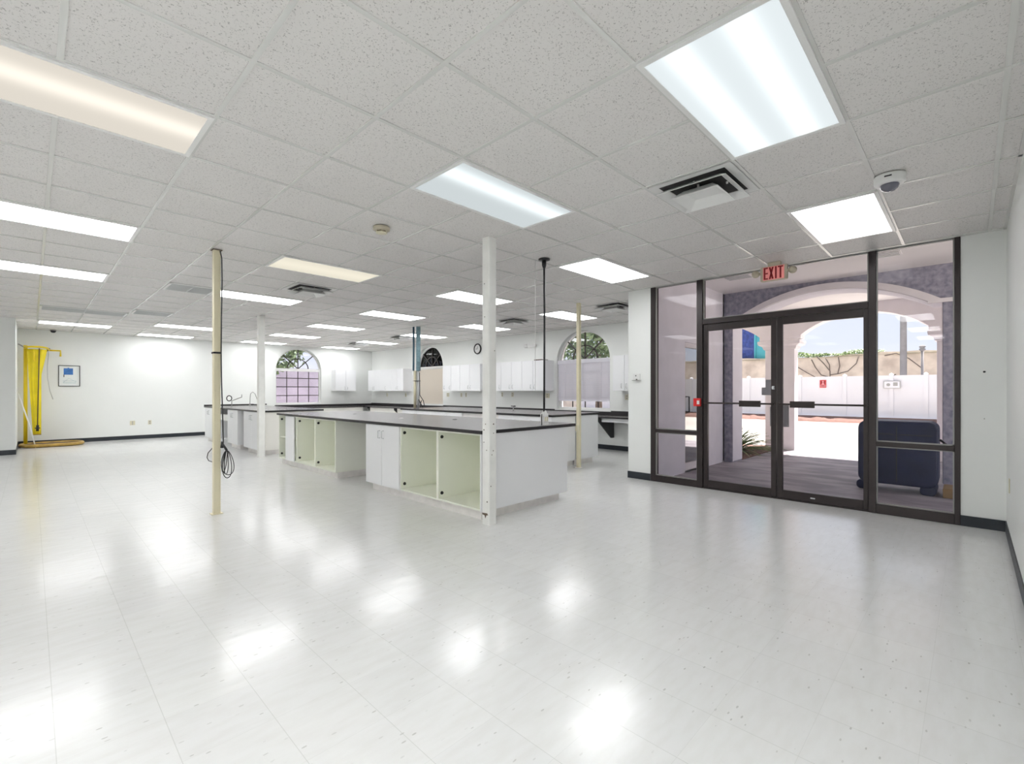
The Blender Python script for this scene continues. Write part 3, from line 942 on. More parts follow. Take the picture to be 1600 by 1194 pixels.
# ------------------------------------------------------------------ ceiling devices
t = thing('smoke_detector', 'round ivory smoke detector on the ceiling left of the big white post', 'smoke detector', (2.216, 3.815, H), local=True)
MB().lathe([(0.07, 0.0), (0.075, -0.010), (0.075, -0.026), (0.06, -0.036), (0.03, -0.038)], (0, 0, 0), 28).build('detector_base', M_IVORY, t)
MB().lathe([(0.028, -0.03), (0.028, -0.055), (0.018, -0.06)], (0, 0, 0), 16).build('sensor_head', M_OFFW, t)
vn = MB()
for k in range(6):
    a = k * math.pi / 3
    vn.box((0.042 * math.cos(a) - 0.006, 0.042 * math.sin(a) - 0.006, -0.05), (0.042 * math.cos(a) + 0.006, 0.042 * math.sin(a) + 0.006, -0.036))
vn.lathe([(0.034, -0.054), (0.050, -0.054), (0.050, -0.049), (0.034, -0.049)], (0, 0, 0), 20)
vn.build('cage', M_OFFW, t)

t = thing('dome_camera', 'white ceiling dome security camera in front of the entrance', 'camera', (4.14, 0.40, H), local=True)
MB().lathe([(0.088, 0.0), (0.090, -0.008), (0.086, -0.05), (0.075, -0.062)], (0, 0, 0), 32).build('camera_housing', M_IVORY if False else M_WHITE, t)
MB().lathe([(0.055, -0.058), (0.054, -0.07), (0.046, -0.088), (0.028, -0.102), (0.006, -0.108)], (0, 0, 0), 28).build('camera_dome', M_DOME, t)
MB().box((-0.092, -0.02, -0.030), (-0.085, 0.02, -0.022)).build('nameplate', M_BLACK, t)

t = thing('dome_camera', 'small black dome camera on the ceiling above the yellow shower', 'camera', (0.375, 15.9, H), local=True)
MB().lathe([(0.06, 0.0), (0.06, -0.02)], (0, 0, 0), 20).build('camera_housing', M_GREY, t)
MB().lathe([(0.052, -0.02), (0.050, -0.04), (0.03, -0.065), (0.005, -0.07)], (0, 0, 0), 20).build('camera_dome', M_BLACK, t)

# exit sign
ex, ey0, ey1, ez0, ez1 = 5.983, 1.48, 1.76, 2.562, 2.732
t = thing('exit_sign', 'lit red EXIT sign with two emergency lamp heads hanging before the doors', 'exit sign', (ex, 1.62, H))
MB().rbox((ex - 0.022, ey0, ez0), (ex + 0.022, ey1, ez1), 0.014, axis=0).build('sign_housing', M_IVORY, t, bevel=0.003)
MB().box((ex - 0.03, 1.55, ez1 - 0.004), (ex + 0.03, 1.68, H)).build('ceiling_canopy', M_IVORY, t, bevel=0.003)
MB().box((ex - 0.026, 1.510, ez0 + 0.012), (ex - 0.022, 1.730, ez1 - 0.008)).build('sign_face', M_EXITP, t)
lt = MB()
zb, zt, bw = ez0 + 0.020, ez1 - 0.014, 0.0175
xf0, xf1 = ex - 0.030, ex - 0.0255


def yz(pts):
    lt.prism(pts, 0, xf0, xf1)


# letters run from +y (left in view) to -y
def letter_box(l, r_, z0, z1):
    yz([(l, z0), (r_, z0), (r_, z1), (l, z1)])


e0 = 1.722
letter_box(e0, e0 - bw, zb, zt)
for zz in (zb, (zb + zt) / 2 - 0.007, zt - 0.014):
    letter_box(e0 - bw, e0 - 0.044, zz, zz + 0.014)
x0 = 1.668
yz([(x0, zb), (x0 - bw, zb), (x0 - 0.050, zt), (x0 - 0.050 + bw, zt)])
yz([(x0, zt), (x0 - bw, zt), (x0 - 0.050, zb), (x0 - 0.050 + bw, zb)])
letter_box(1.604, 1.604 - bw, zb, zt)
letter_box(1.575, 1.575 - 0.054, zt - 0.015, zt)
letter_box(1.575 - 0.0185, 1.575 - 0.0185 - bw, zb, zt - 0.015)
lt.build('exit_lettering', M_EXITR, t, label='dark red letters EXIT')
for (yy, s_) in ((ey1 + 0.055, 1), (ey0 - 0.050, -1)):
    zc = 2.665 if s_ > 0 else 2.655
    lh = MB().tube([(ex, yy - s_ * 0.06, zc), (ex, yy - s_ * 0.01, zc)], 0.018, 10)
    lh.lathe([(0.032, 0.035), (0.042, 0.0), (0.038, -0.03), (0.020, -0.045)], (ex, yy, zc), 18, axis=0)
    lh.build('lamp_head', M_IVORY, t)

# porch ceiling louvre vents are built with the porch

# ------------------------------------------------------------------ wall things
t = thing('thermostat', 'white wall thermostat with small dark buttons on the partition end', 'thermostat', (XG, 3.515, 1.46))
MB().box((XG - 0.022, 3.46, 1.452), (XG, 3.57, 1.545)).build('thermostat_body', M_WHITE, t, bevel=0.004)
MB().box((XG - 0.026, 3.515, 1.508), (XG - 0.022, 3.53, 1.523)).build('button', M_BLACK, t)
MB().box((XG - 0.026, 3.50, 1.455), (XG - 0.022, 3.52, 1.468)).build('button', M_BLACK, t)
MB().box((XG - 0.032, 3.445, 1.447), (XG - 0.0, 3.585, 1.453)).build('lower_ledge', M_GREY, t)

t = thing('fire_alarm_pull', 'small red fire alarm pull box on the bronze mullion', 'fire alarm', (D0, 2.60, 1.10))
MB().box((D0 - 0.035, 2.562, 1.088), (D0, 2.655, 1.195)).build('alarm_box', M_RED, t, bevel=0.004)
MB().box((D0 - 0.042, 2.572, 1.115), (D0 - 0.035, 2.605, 1.165)).build('pull_lever', M_WHITE, t)


def outlet_plate(axis, h, a, z, label, m=M_OFFW, wd=0.07, ht=0.115):
    """axis 0: on x = h facing -x ; 1: on y = h facing -y"""
    loc = (h, a, z) if axis == 0 else (a, h, z)
    t = thing('wall_outlet', label, 'outlet', loc, 'beige wall outlets')
    p = MB(); q = MB(); q2 = MB()
    for (mb, w2, h2, d0, d1, zo) in ((p, wd / 2, ht / 2, -0.007, 0, 0), (q, 0.015, 0.014, -0.010, -0.006, 0.024), (q2, 0.015, 0.014, -0.010, -0.006, -0.024)):
        if axis == 0:
            mb.box((h + d0, a - w2, z + zo - h2), (h + d1, a + w2, z + zo + h2))
        else:
            mb.box((a - w2, h + d0, z + zo - h2), (a + w2, h + d1, z + zo + h2))
    p.build('cover_plate', m, t)
    q.build('socket', M_GREY, t)
    q2.build('socket', M_GREY, t)
    return t


outlet_plate(1, YL, 1.903, 0.437, 'left beige outlet low on the far left wall', wd=0.11)
outlet_plate(1, YL, 2.274, 0.437, 'right beige outlet low on the far left wall')
outlet_plate(0, XB, 15.0, 1.16, 'narrow beige outlet under the corner wall cabinets, nearer the corner')
outlet_plate(0, XB, 13.8, 1.16, 'narrow beige outlet under the corner wall cabinets, right one')
outlet_plate(0, XB, 11.48, 1.18, 'beige outlet just right of the cream shade window', wd=0.11)
outlet_plate(0, XB, 10.834, 1.18, 'beige outlet left of the big white post, middle one')
outlet_plate(0, XB, 10.62, 1.18, 'slim beige switch plate left of the big white post', wd=0.05)
outlet_plate(0, XB, 9.10, 1.20, 'slim beige plate just right of the big white post', wd=0.05)
outlet_plate(0, XB, 8.71, 1.20, 'beige outlet second right of the big white post')
outlet_plate(0, XB, 7.50, 1.18, 'wide beige outlet behind the hanging black cord', wd=0.12)
outlet_plate(0, XB, 5.28, 1.16, 'beige outlet below the cabinet beside the partition', wd=0.09)
tag(MB().box((5.70, YR, 0.435), (5.77, YR + 0.006, 0.555)).build('cover_plate', M_OFFW, bevel=0.002), 'beige blank plate low on the right wall near the corner', 'wall plate')
tag(MB().lathe([(0.010, 0), (0.007, -0.012)], (XG, -0.092, 1.47), 12, axis=0).build('wall_screw', M_BLACK), 'upper dark screw in the white wall right of the glass', 'screw')
tag(MB().lathe([(0.006, 0), (0.004, -0.008)], (XG, -0.092, 1.03), 10, axis=0).build('wall_screw', M_GREY), 'lower small screw in the white wall right of the glass', 'screw')

t = thing('wall_clock', 'round black rimmed wall clock left of the big white post', 'clock', (XB, 10.09, 2.50))
MB().lathe([(0.14, 0), (0.155, -0.02), (0.15, -0.04), (0.125, -0.04), (0.12, -0.02)], (XB, 10.09, 2.50), 36, axis=0).build('clock_rim', M_BLACK, t)
MB().lathe([(0.122, -0.005), (0.122, -0.022)], (XB, 10.09, 2.50), 32, axis=0).build('clock_face', M_WHITE, t)
MB().box((XB - 0.027, 10.085, 2.50), (XB - 0.024, 10.097, 2.57)).box((XB - 0.027, 10.09, 2.495), (XB - 0.024, 10.17, 2.505)).build('clock_hands', M_BLACK, t)

t = thing('emergency_light', 'white twin head emergency light high on the back wall', 'emergency light', (XB, 8.04, 2.43))
MB().rbox((XB - 0.06, 7.96, 2.40), (XB, 8.13, 2.50), 0.02, axis=0).build('light_housing', M_WHITE, t, bevel=0.004)
for yy in (7.90, 8.19):
    MB().lathe([(0.045, 0.03), (0.055, 0.0), (0.05, -0.05), (0.03, -0.055)], (XB - 0.035, yy, 2.45), 18, axis=0).build('lamp_head', M_WHITE, t)

# framed picture
t = thing('framed_picture', 'thin black framed picture with a blue rectangle on white', 'picture', (0.667, YL, 1.66))
px0, px1, pz0, pz1 = 0.469, 0.865, 1.41, 1.93
MB().box((px0, YL - 0.025, pz0), (px1, YL, pz0 + 0.014)).box((px0, YL - 0.025, pz1 - 0.014), (px1, YL, pz1)).box((px0, YL - 0.025, pz0), (px0 + 0.014, YL, pz1)).box((px1 - 0.014, YL - 0.025, pz0), (px1, YL, pz1)).build('picture_frame', M_BLACK, t)
pr = MB().box((px0 + 0.014, YL - 0.014, pz0 + 0.014), (px1 - 0.014, YL - 0.010, pz1 - 0.014)).build('picture_mat', M_PRINT, t)
MB().box((0.565, YL - 0.016, 1.70), (0.735, YL - 0.014, 1.86)).box((0.635, YL - 0.016, 1.86), (0.665, YL - 0.014, 1.872)).build('blue_print', M_PBLUE, pr)
MB().box((0.55, YL - 0.016, 1.49), (0.79, YL - 0.014, 1.505)).box((0.55, YL - 0.016, 1.54), (0.80, YL - 0.014, 1.55)).tube([(0.56, YL - 0.015, 1.51), (0.66, YL - 0.015, 1.61), (0.80, YL - 0.015, 1.52)], 0.004, 5).build('pale_print', M_PGREY, pr)
MB().box((0.562, YL - 0.016, 1.64), (0.578, YL - 0.014, 1.70)).build('dark_print', M_BLACK, pr)

# ------------------------------------------------------------------ yellow safety shower
t = thing('safety_shower', 'yellow emergency shower with hanging curtain, pull rod and side arm', 'safety shower', (-0.09, 15.75, 0))
MB().tube([(-0.09, 15.75, 0.06), (-0.09, 15.75, 2.36)], 0.035, 14).build('riser_pipe', M_YEL, t)
MB().tube([(-0.09, 15.75, 2.30), (-0.21, 15.75, 2.385)], 0.014, 8).build('supply_stub', M_GREY, t)
ring = MB()
rp = []
for k in range(13):
    a = math.pi - math.pi * k / 12
    rp.append((0.09 + 0.19 * math.cos(a), 15.72 - 0.22 * math.sin(a), 2.30 + 0.02 * math.sin(a)))
rp = [(-0.09, 15.75, 2.30)] + rp + [(0.30, 15.78, 2.28)]
ring.tube(rp, 0.022, 10)
ring.build('curtain_rail', M_YEL, t)
MB().tube([(0.26, 15.80, 2.27), (0.50, 15.80, 2.27), (0.50, 15.80, 2.13)], 0.020, 10).build('side_arm', M_YEL, t)
MB().tube([(0.24, 15.78, 2.22), (0.27, 15.76, 2.27), (0.31, 15.78, 2.31)], 0.018, 8).build('ball_valve', M_BLACK, t)
# curtain: gathered sheet, wide above and narrow below
cur = MB()
rows, cols = 24, 26
zt, zb = 2.27, 0.27
vs = []
for i in range(rows + 1):
    f = i / rows
    z = zt + (zb - zt) * f
    l = -0.07 + (0.03 + 0.07) * min(1, f * 1.02)
    r_ = 0.27 - 0.10 * min(1, f / 0.30) if f < 0.3 else 0.17 - 0.005 * (f - 0.3)
    for j in range(cols + 1):
        q = j / cols
        xx = l + (r_ - l) * q
        yy = 15.62 + 0.020 * math.sin(q * 15) * (1 - 0.5 * f) - 0.04 * math.sin(math.pi * q) * (1 - f)
        vs.append((xx, yy, z))
fs = []
for i in range(rows):
    for j in range(cols):
        a = i * (cols + 1) + j
        fs.append((a, a + 1, a + cols + 2, a + cols + 1))
cur.add(vs, fs, True)
co = cur.build('shower_curtain', M_YCUR, t)
so = co.modifiers.new('solid', 'SOLIDIFY'); so.thickness = 0.004
MB().box((0.03, 15.60, 0.265), (0.168, 15.63, 0.285)).build('curtain_hem', M_OCHRE, t)
MB().tube([(0.135, 15.54, 2.29), (0.105, 15.54, 0.46)], 0.010, 8).build('pull_rod', M_EDARK, t)
MB().tube([(0.108, 15.54, 0.50), (0.105, 15.54, 0.36)], 0.026, 10).tube([(0.06, 15.54, 0.43), (0.15, 15.54, 0.43)], 0.012, 8).build('pull_handle', M_BLACK, t)
MB().tube([(-0.02, 15.55, 2.20), (0.05, 15.53, 2.20), (0.05, 15.53, 1.98)], 0.02, 8).build('eyewash_arm', M_YEL, t)
tag(MB().tube([(0.285, 15.815, 2.255), (0.295, 15.9, 2.18), (0.275, 15.95, 1.9), (0.28, 15.96, 1.6), (0.32, 15.97, 1.3), (0.375, 16.0, 1.09)], 0.007, 8).build('hanging_hose', M_GREYP),
    'thin pale grey hose hanging from the yellow arm beside the picture', 'hose')
tag(MB().tube([(-0.205, 15.45, 1.24), (-0.03, 15.3, 0.55), (0.075, 15.2, 0.0)], 0.012, 8).build('leaning_pipe', M_WHITE),
    'thin white pipe leaning in front of the yellow shower', 'pipe')
t = thing('floor_basin', 'long ochre oval drain basin on the floor under the yellow shower', 'basin', (0.38, 15.55, 0))
ov = []
for k in range(40):
    a = 2 * math.pi * k / 40
    cx = 0.88 - 0.27 if math.cos(a) > 0 else -0.17 + 0.27
    ov.append((cx + 0.27 * math.cos(a), 15.55 + 0.36 * math.sin(a), 0.045))
MB().tube(ov, 0.038, 10, closed=True).build('basin_rim', M_OCHRE, t)
MB().prism([(p[0], p[1]) for p in ov], 2, 0.0, 0.05).build('basin_floor', M_EDARK, t)


# ------------------------------------------------------------------ cabinets
def pull(t, x, z, vert=True, y=0.0):
    """wire pull standing off the door front (door front plane y)"""
    if vert:
        return MB().tube([(x, y, z - 0.048), (x, y - 0.028, z - 0.044), (x, y - 0.028, z + 0.044), (x, y, z + 0.048)], 0.0045, 7)
    return MB().tube([(x - 0.048, y, z), (x - 0.044, y - 0.028, z), (x + 0.044, y - 0.028, z), (x + 0.048, y, z)], 0.0045, 7)


def base_cabinet(xf, yl, wd, depth, label, rot, style='doors', group=None, ztop=0.864, zbot=0.10, kick=True, shelf=False, doors=2, ek=''):
    """own frame: x 0..wd left to right seen from the front, front plane y=0, back y=depth"""
    t = thing('base_cabinet', label, 'cabinet', (xf, yl, 0), group, rotz=rot, local=True)
    k = 0.018
    inner = M_LAMIN
    c = MB().box((0, 0, zbot), (k, depth, ztop)).box((wd - k, 0, zbot), (wd, depth, ztop)).box((k, 0, zbot), (wd - k, depth - 0.012, zbot + k))
    c.box((k, 0, ztop - k), (wd - k, depth - 0.012, ztop)).box((k, depth - 0.012, zbot), (wd - k, depth, ztop))
    c.build('carcass', inner if style == 'open' else M_LAM, t)
    if kick:
        a0 = 0.055 if 'l' in ek else 0
        a1 = wd - 0.055 if 'r' in ek else wd
        MB().box((a0, 0.055, 0), (a1, 0.073, zbot)).build('toe_kick', M_KICK, t)
        if 'l' in ek:
            MB().box((a0, 0.073, 0), (a0 + 0.018, depth + 0.057, zbot)).build('toe_kick', M_KICK, t)
        if 'r' in ek:
            MB().box((a1 - 0.018, 0.073, 0), (a1, depth + 0.057, zbot)).build('toe_kick', M_KICK, t)
    if shelf or style == 'half':
        MB().box((k, 0.02, 0.47), (wd - k, depth - 0.015, 0.488)).build('shelf', inner, t)
    if style == 'open':
        for z in ((zbot + 0.075), (ztop - 0.075)):
            MB().lathe([(0.019, 0), (0.017, 0.010)], (k, 0.045, z), 14, axis=0).box((k, 0.035, z - 0.005), (k + 0.02, 0.055, z + 0.005)).build('hinge_plate', M_BLACK, t)
    if style == 'doors':
        n = doors
        dw = wd / n
        for q in range(n):
            d = MB().box((q * dw + 0.0025, -0.019, zbot + 0.002), ((q + 1) * dw - 0.0025, -0.001, ztop - 0.003)).build('door', M_LAM, t, bevel=0.0015)
            hx = (q + 1) * dw - 0.045 if (q % 2 == 0 and n > 1) else q * dw + 0.045
            pull(t, hx, ztop - 0.12, True, -0.019).build('handle', M_CHROME, d)
    if style == 'drawers':
        h3 = (ztop - zbot) / 4
        for q in range(4):
            d = MB().box((0.0015, -0.019, zbot + q * h3 + 0.0015), (wd - 0.0015, 0, zbot + (q + 1) * h3 - 0.0015)).build('drawer', M_LAM, t, bevel=0.0015)
            pull(t, wd / 2, zbot + (q + 0.5) * h3, False, -0.019).build('handle', M_CHROME, d)
    return t


R = -math.pi / 2
# island 1 (front island)
XF1 = 3.10
G1 = 'front island cabinets'
base_cabinet(XF1, 5.70, 0.80, 0.62, 'white two door base cabinet in the middle of the front island', R, 'doors', G1, ek='l')
cabA = base_cabinet(XF1, 4.90, 0.735, 0.62, 'doorless cream base cabinet right of the white two door unit', R, 'open', G1)
cabB = base_cabinet(XF1, 4.165, 0.712, 0.62, 'doorless cream base cabinet at the near end of the front island', R, 'open', G1, ek='r')
MB().tube([(0.50, 0.35, 0.80), (0.55, 0.34, 0.83), (0.60, 0.34, 0.81), (0.63, 0.34, 0.845)], 0.012, 8).tube([(0.55, 0.34, 0.83), (0.55, 0.34, 0.86)], 0.010, 8).build('gas_valve', M_YBR, cabB)
MB().tube([(0.675, 0.30, 0.20), (0.675, 0.30, 0.84)], 0.003, 6).build('wire', M_GREY, cabB)
base_cabinet(XF1, 7.33, 0.71, 0.62, 'doorless cream base cabinet beside the island knee space', R, 'open', G1, ek='r')
base_cabinet(XF1, 8.06, 0.73, 0.62, 'doorless cream base cabinet second from the knee space', R, 'open', G1)
t = base_cabinet(XF1, 8.86, 0.80, 0.62, 'far end island base cabinet with one door left and an open shelf side', R, 'open', G1, shelf=True)
MB().box((0.36, -0.019, 0.102), (0.735, 0, 0.861)).build('door', M_LAM, t, bevel=0.0015)
tag(MB().box((XF1 - 0.018, 3.430, 0.10), (XF1 + 1.355, 3.450, 0.864)).build('end_panel', M_LAM, bevel=0.002),
    'wide white end panel closing the near end of the front island', 'panel')
tag(MB().box((XF1 + 0.62, 6.60, 0.10), (XF1 + 1.35, 6.62, 0.864)).build('end_panel', M_LAM),
    'white inner side panel at the back of the island knee space', 'panel')
GR = 'rear cabinets of the front island'
for (ys, wd) in ((3.46, 1.12), (4.58, 1.12), (6.63, 1.12), (7.75, 1.11)):
    base_cabinet(XF1 + 1.355, ys, wd, 0.62, 'white two door cabinet on the far side of the front island', math.pi / 2, 'doors', GR, ek='l' if ys in (3.46, 6.63) else '')


def countertop(x0, x1, y0, y1, z, label, thick=0.034):
    t = thing('countertop', label, 'countertop', ((x0 + x1) / 2, (y0 + y1) / 2, z - thick))
    MB().box((x0 + 0.003, y0 + 0.003, z - thick + 0.002), (x1 - 0.003, y1 - 0.003, z)).build('top_slab', M_TOP, t, bevel=0.002)
    e = 0.003
    MB().box((x0, y0, z - thick), (x0 + e, y1, z - 0.001)).box((x1 - e, y0, z - thick), (x1, y1, z - 0.001)).box((x0, y0, z - thick), (x1, y0 + e, z - 0.001)).box((x0, y1 - e, z - thick), (x1, y1, z - 0.001)).build('edge_band', M_EDGE, t)
    return t


ct1 = countertop(3.07, 4.60, 3.415, 8.88, 0.900, 'long dark laboratory countertop on the front island')
tag(MB().lathe([(0.028, 0), (0.028, 0.004)], (3.72, 5.86, 0.90), 20).build('grommet_disc', M_WHITE), 'small white round cap on the front island countertop', 'cap')
tag(MB().lathe([(0.03, 0), (0.03, 0.004)], (4.05, 5.05, 0.90), 20).build('grommet_disc', M_BLACK), 'black cap on the front island countertop, nearer the white post', 'cap')
tag(MB().lathe([(0.03, 0), (0.03, 0.004)], (3.85, 7.5, 0.90), 20).build('grommet_disc', M_BLACK), 'black cap on the front island countertop, farther from the white post', 'cap')
tag(MB().box((3.45, 5.74, 0.0), (3.62, 5.76, 0.42)).build('leaning_board', M_WHITE), 'off white board standing inside the island knee space', 'board')

# island 2 (behind)
XF2 = 5.93
G2 = 'second island cabinets'
base_cabinet(XF2, 5.36, 0.46, 0.60, 'white base cabinet at the near end of the second island', R, 'doors', G2, doors=1, ek='r')
base_cabinet(XF2, 6.12, 0.76, 0.60, 'white two door base cabinet second from the near end of the rear island', R, 'doors', G2)
base_cabinet(XF2, 8.20, 1.05, 0.60, 'white two door cabinet of the second island left of the white post', R, 'doors', G2)
base_cabinet(XF2, 9.28, 1.08, 0.60, 'white two door cabinet at the far end of the second island below the blue pipe', R, 'doors', G2)
tag(MB().box((XF2, 6.125, 0.72), (XF2 + 0.02, 7.145, 0.864)).build('apron_panel', M_KICK), 'greyish apron panel over the knee space of the second island', 'panel')
tag(MB().box((XF2 - 0.018, 4.88, 0.10), (6.56, 4.898, 0.864)).build('end_panel', M_LAM, bevel=0.002),
    'left white end panel of the second island, left of the yellowish post', 'panel')
tag(MB().box((6.68, 4.88, 0.10), (7.25, 4.898, 0.864)).build('end_panel', M_LAM, bevel=0.002),
    'right white end panel of the second island, right of the yellowish post', 'panel')
tag(MB().box((6.56, 5.0, 0.0), (6.68, 5.02, 0.864)).build('chase_panel', M_GREYP), 'grey recessed panel between the two island end panels', 'panel')
for (ys, wd) in ((4.90, 1.05), (5.96, 1.05), (7.02, 1.1), (8.14, 1.12)):
    base_cabinet(7.23, ys, wd, 0.55, 'white two door cabinet on the far side of the second island', math.pi / 2, 'doors', 'rear cabinets of the second island', ek='l' if ys == 4.90 else '')
countertop(5.90, 7.28, 4.86, 9.33, 0.900, 'dark countertop on the second island behind the white post')
t = thing('lab_faucet', 'small metal gas fixture on the second island countertop', 'faucet', (6.95, 6.75, 0.90))
MB().lathe([(0.03, 0), (0.03, 0.01), (0.012, 0.02), (0.012, 0.09)], (6.95, 6.75, 0.90), 14).build('faucet_body', M_GREY, t)
MB().tube([(6.95, 6.69, 0.98), (6.95, 6.81, 0.98)], 0.010, 8).build('valve_handle', M_BLACK, t)

# island 3 (far left)
XF3 = 3.20
G3 = 'far left island cabinets'
base_cabinet(XF3, 11.14, 1.02, 0.60, 'white two door base cabinet at the near end of the far left island', R, 'doors', G3, ek='rl')
base_cabinet(XF3, 12.32, 0.77, 0.60, 'white base cabinet in the middle of the far left island', R, 'doors', G3, ek='rl')
base_cabinet(XF3, 14.35, 0.82, 0.60, 'white base cabinet at the far end of the far left island', R, 'doors', G3)
tag(MB().box((XF3 + 0.0, 12.325, 0.60), (XF3 + 0.5, 13.525, 0.74)).build('pencil_drawer', M_WHITE, bevel=0.002), 'white drawer box hanging in the far left island knee space', 'drawer')
tag(MB().box((XF3 - 0.018, 10.10, 0.10), (4.40, 10.118, 0.864)).build('end_panel', M_WALLW, bevel=0.002),
    'wide off white end panel of the far left island behind the slim post', 'panel')
for (ys, wd) in ((10.12, 1.05), (11.18, 1.05), (12.24, 1.05), (13.3, 1.05)):
    base_cabinet(4.42, ys, wd, 0.55, 'white two door cabinet on the far side of the far left island', math.pi / 2, 'doors', 'rear cabinets of the far left island', ek='l' if ys == 10.12 else '')
countertop(3.17, 4.45, 10.07, 14.40, 0.900, 'dark countertop on the far left island')
tag(MB().box((3.17, 14.37, 0.900), (4.70, 14.40, 0.935)).build('backsplash', M_EDGE), 'black ledge along the far end of the far left island', 'backsplash')
t = thing('eyewash_faucet', 'black eyewash faucet with ring on the far left island', 'faucet', (3.72, 14.1, 0.90))
rg = [(3.67 + 0.0 * k, 14.1 + 0.05 * math.cos(k * math.pi / 8), 1.12 + 0.06 * math.sin(k * math.pi / 8)) for k in range(16)]
MB().tube([(3.72 + 0.06 * math.cos(k * math.pi / 8) - 0.04, 14.1, 1.10 + 0.07 * math.sin(k * math.pi / 8)) for k in range(16)], 0.012, 7, closed=True).build('spray_ring', M_BLACK, t)
MB().tube([(3.74, 14.1, 0.90), (3.74, 14.1, 1.03), (3.88, 14.1, 1.09), (3.98, 14.1, 1.13), (3.98, 14.1, 1.20)], 0.012, 8).build('faucet_arm', M_GREY, t)
t = thing('gooseneck_faucet', 'thin gooseneck faucet on the far left island, right of the eyewash', 'faucet', (4.22, 14.1, 0.90))
MB().tube([(4.18, 14.1, 0.90), (4.19, 14.1, 1.12), (4.20, 14.1, 1.22), (4.25, 14.1, 1.27), (4.31, 14.1, 1.22), (4.37, 14.1, 1.05), (4.40, 14.1, 0.95)], 0.009, 8).build('faucet_spout', M_GREY, t)
MB().lathe([(0.03, 0), (0.03, 0.015), (0.012, 0.03)], (4.18, 14.1, 0.90), 12).build('faucet_base', M_GREY, t)
MB().tube([(4.28, 14.1, 0.94), (4.42, 14.1, 0.94)], 0.008, 6).build('valve_handle', M_WHITE, t)

# wall counters (desk height) with black splash and brackets
ZC = 0.755
t = thing('wall_counter', 'low dark counter with black splash along the back wall and far left wall', 'countertop', (8.6, 10, ZC))
MB().prism([(8.34, YP), (XB, YP), (XB, YL), (5.50, YL), (5.50, 15.5), (8.34, 15.5)], 2, ZC - 0.03, ZC).build('top_slab', M_TOP, t)
MB().box((8.337, YP, ZC - 0.032), (8.34, 15.5, ZC)).box((5.497, 15.497, ZC - 0.032), (8.34, 15.5, ZC)).build('edge_band', M_EDGE, t)
MB().box((XB - 0.02, YP, ZC), (XB, YL, 0.855)).box((5.50, YL - 0.02, ZC), (XB, YL, 0.835)).build('splash', M_EDGE, t)


def bracket(y, label):
    t = MB().prism([(XB, ZC - 0.032), (XB, 0.27), (XB - 0.10, 0.27), (XB - 0.60, 0.66), (XB - 0.60, ZC - 0.032)], 1, y, y + 0.03).build('counter_bracket', M_BLACK)
    tag(t, label, 'bracket', 'black counter brackets')


bracket(5.60, 'black tapered bracket under the low counter right of the second island')
bracket(13.55, 'black tapered bracket under the corner counter, right one')
bracket(15.30, 'black tapered bracket under the corner counter, left one')
tag(MB().box((8.42, YP + 0.01, 0.64), (8.45, 5.58, ZC - 0.034)).build('apron_panel', M_LAM), 'white apron rail under the low counter beside the partition', 'panel')
tag(MB().box((8.42, 13.60, 0.30), (8.45, 15.28, ZC - 0.034)).build('modesty_panel', M_WALLW), 'pale panel between the two corner counter brackets', 'panel')
tag(MB().box((5.56, 15.56, 0.10), (8.30, 15.58, ZC - 0.034)).build('modesty_panel', M_WALLW), 'long pale panel under the counter below the grid window', 'panel')
tag(MB().box((8.42, 9.5, 0.10), (8.45, 13.50, ZC - 0.034)).build('modesty_panel', M_WALLW), 'long pale panel under the back wall counter behind the second island', 'panel')


# wall cabinets
def wall_cabinet(loc, wd, label, rot, divs, handles, depth=0.32, z0=1.30, z1=2.04):
    t = thing('wall_cabinet', label, 'wall cabinet', (loc[0], loc[1], z0), 'white wall cabinets', rotz=rot, local=True)
    h = z1 - z0
    MB().box((0, 0, 0), (wd, depth, h)).build('carcass', M_LAM, t)
    e = [0] + list(divs) + [wd]
    for q in range(len(e) - 1):
        d = MB().box((e[q] + 0.004, -0.019, 0.0), (e[q + 1] - 0.004, -0.001, h)).build('door', M_LAM, t, bevel=0.002)
        for hx in handles:
            if e[q] < hx < e[q + 1]:
                pull(t, hx, 0.10, True, -0.019).build('handle', M_CHROME, d)
    return t


XC = 8.62
wall_cabinet((XC, 15.74), 0.81, 'white wall cabinet on the back wall touching the room corner', R, (0.41,), (0.37, 0.46))
wall_cabinet((XC, 14.93), 0.78, 'white wall cabinet second from the room corner', R, (), (0.39,))
wall_cabinet((XC, 14.15), 0.72, 'white wall cabinet third from the room corner, left of the blue pipe', R, (0.36,), (0.31, 0.40))
wall_cabinet((XC, 11.30), 0.80, 'white wall cabinet just right of the cream shade window', R, (0.40,), (0.10, 0.35))
wall_cabinet((XC, 10.50), 0.88, 'white wall cabinet just left of the big white post, with grey side', R, (0.44,), (0.39, 0.48))
wall_cabinet((XC, 9.24), 0.44, 'narrow white wall cabinet immediately right of the big white post', R, (), (0.38,))
wall_cabinet((XC, 8.80), 0.74, 'white two door wall cabinet left of the hanging black cord', R, (0.38,), (0.32, 0.43))
wall_cabinet((XC, 8.06), 0.76, 'white two door wall cabinet behind the hanging black cord', R, (0.38,), (0.32, 0.43))
wall_cabinet((XC, 5.42), 0.74, 'white wall cabinet between the blind window and the partition', R, (0.28,), (0.22, 0.33))
wall_cabinet((7.38, YL - 0.32), 0.76, 'white wall cabinet alone beside the grid window on the far left wall', 0, (0.38,), (0.33, 0.43))
tag(MB().box((XC + 0.0, 7.42, 2.04), (XC + 0.24, 7.66, 2.065)).build('folded_bracket', M_EDARK), 'small dark strip lying on top of the wall cabinet by the cord', 'strip')

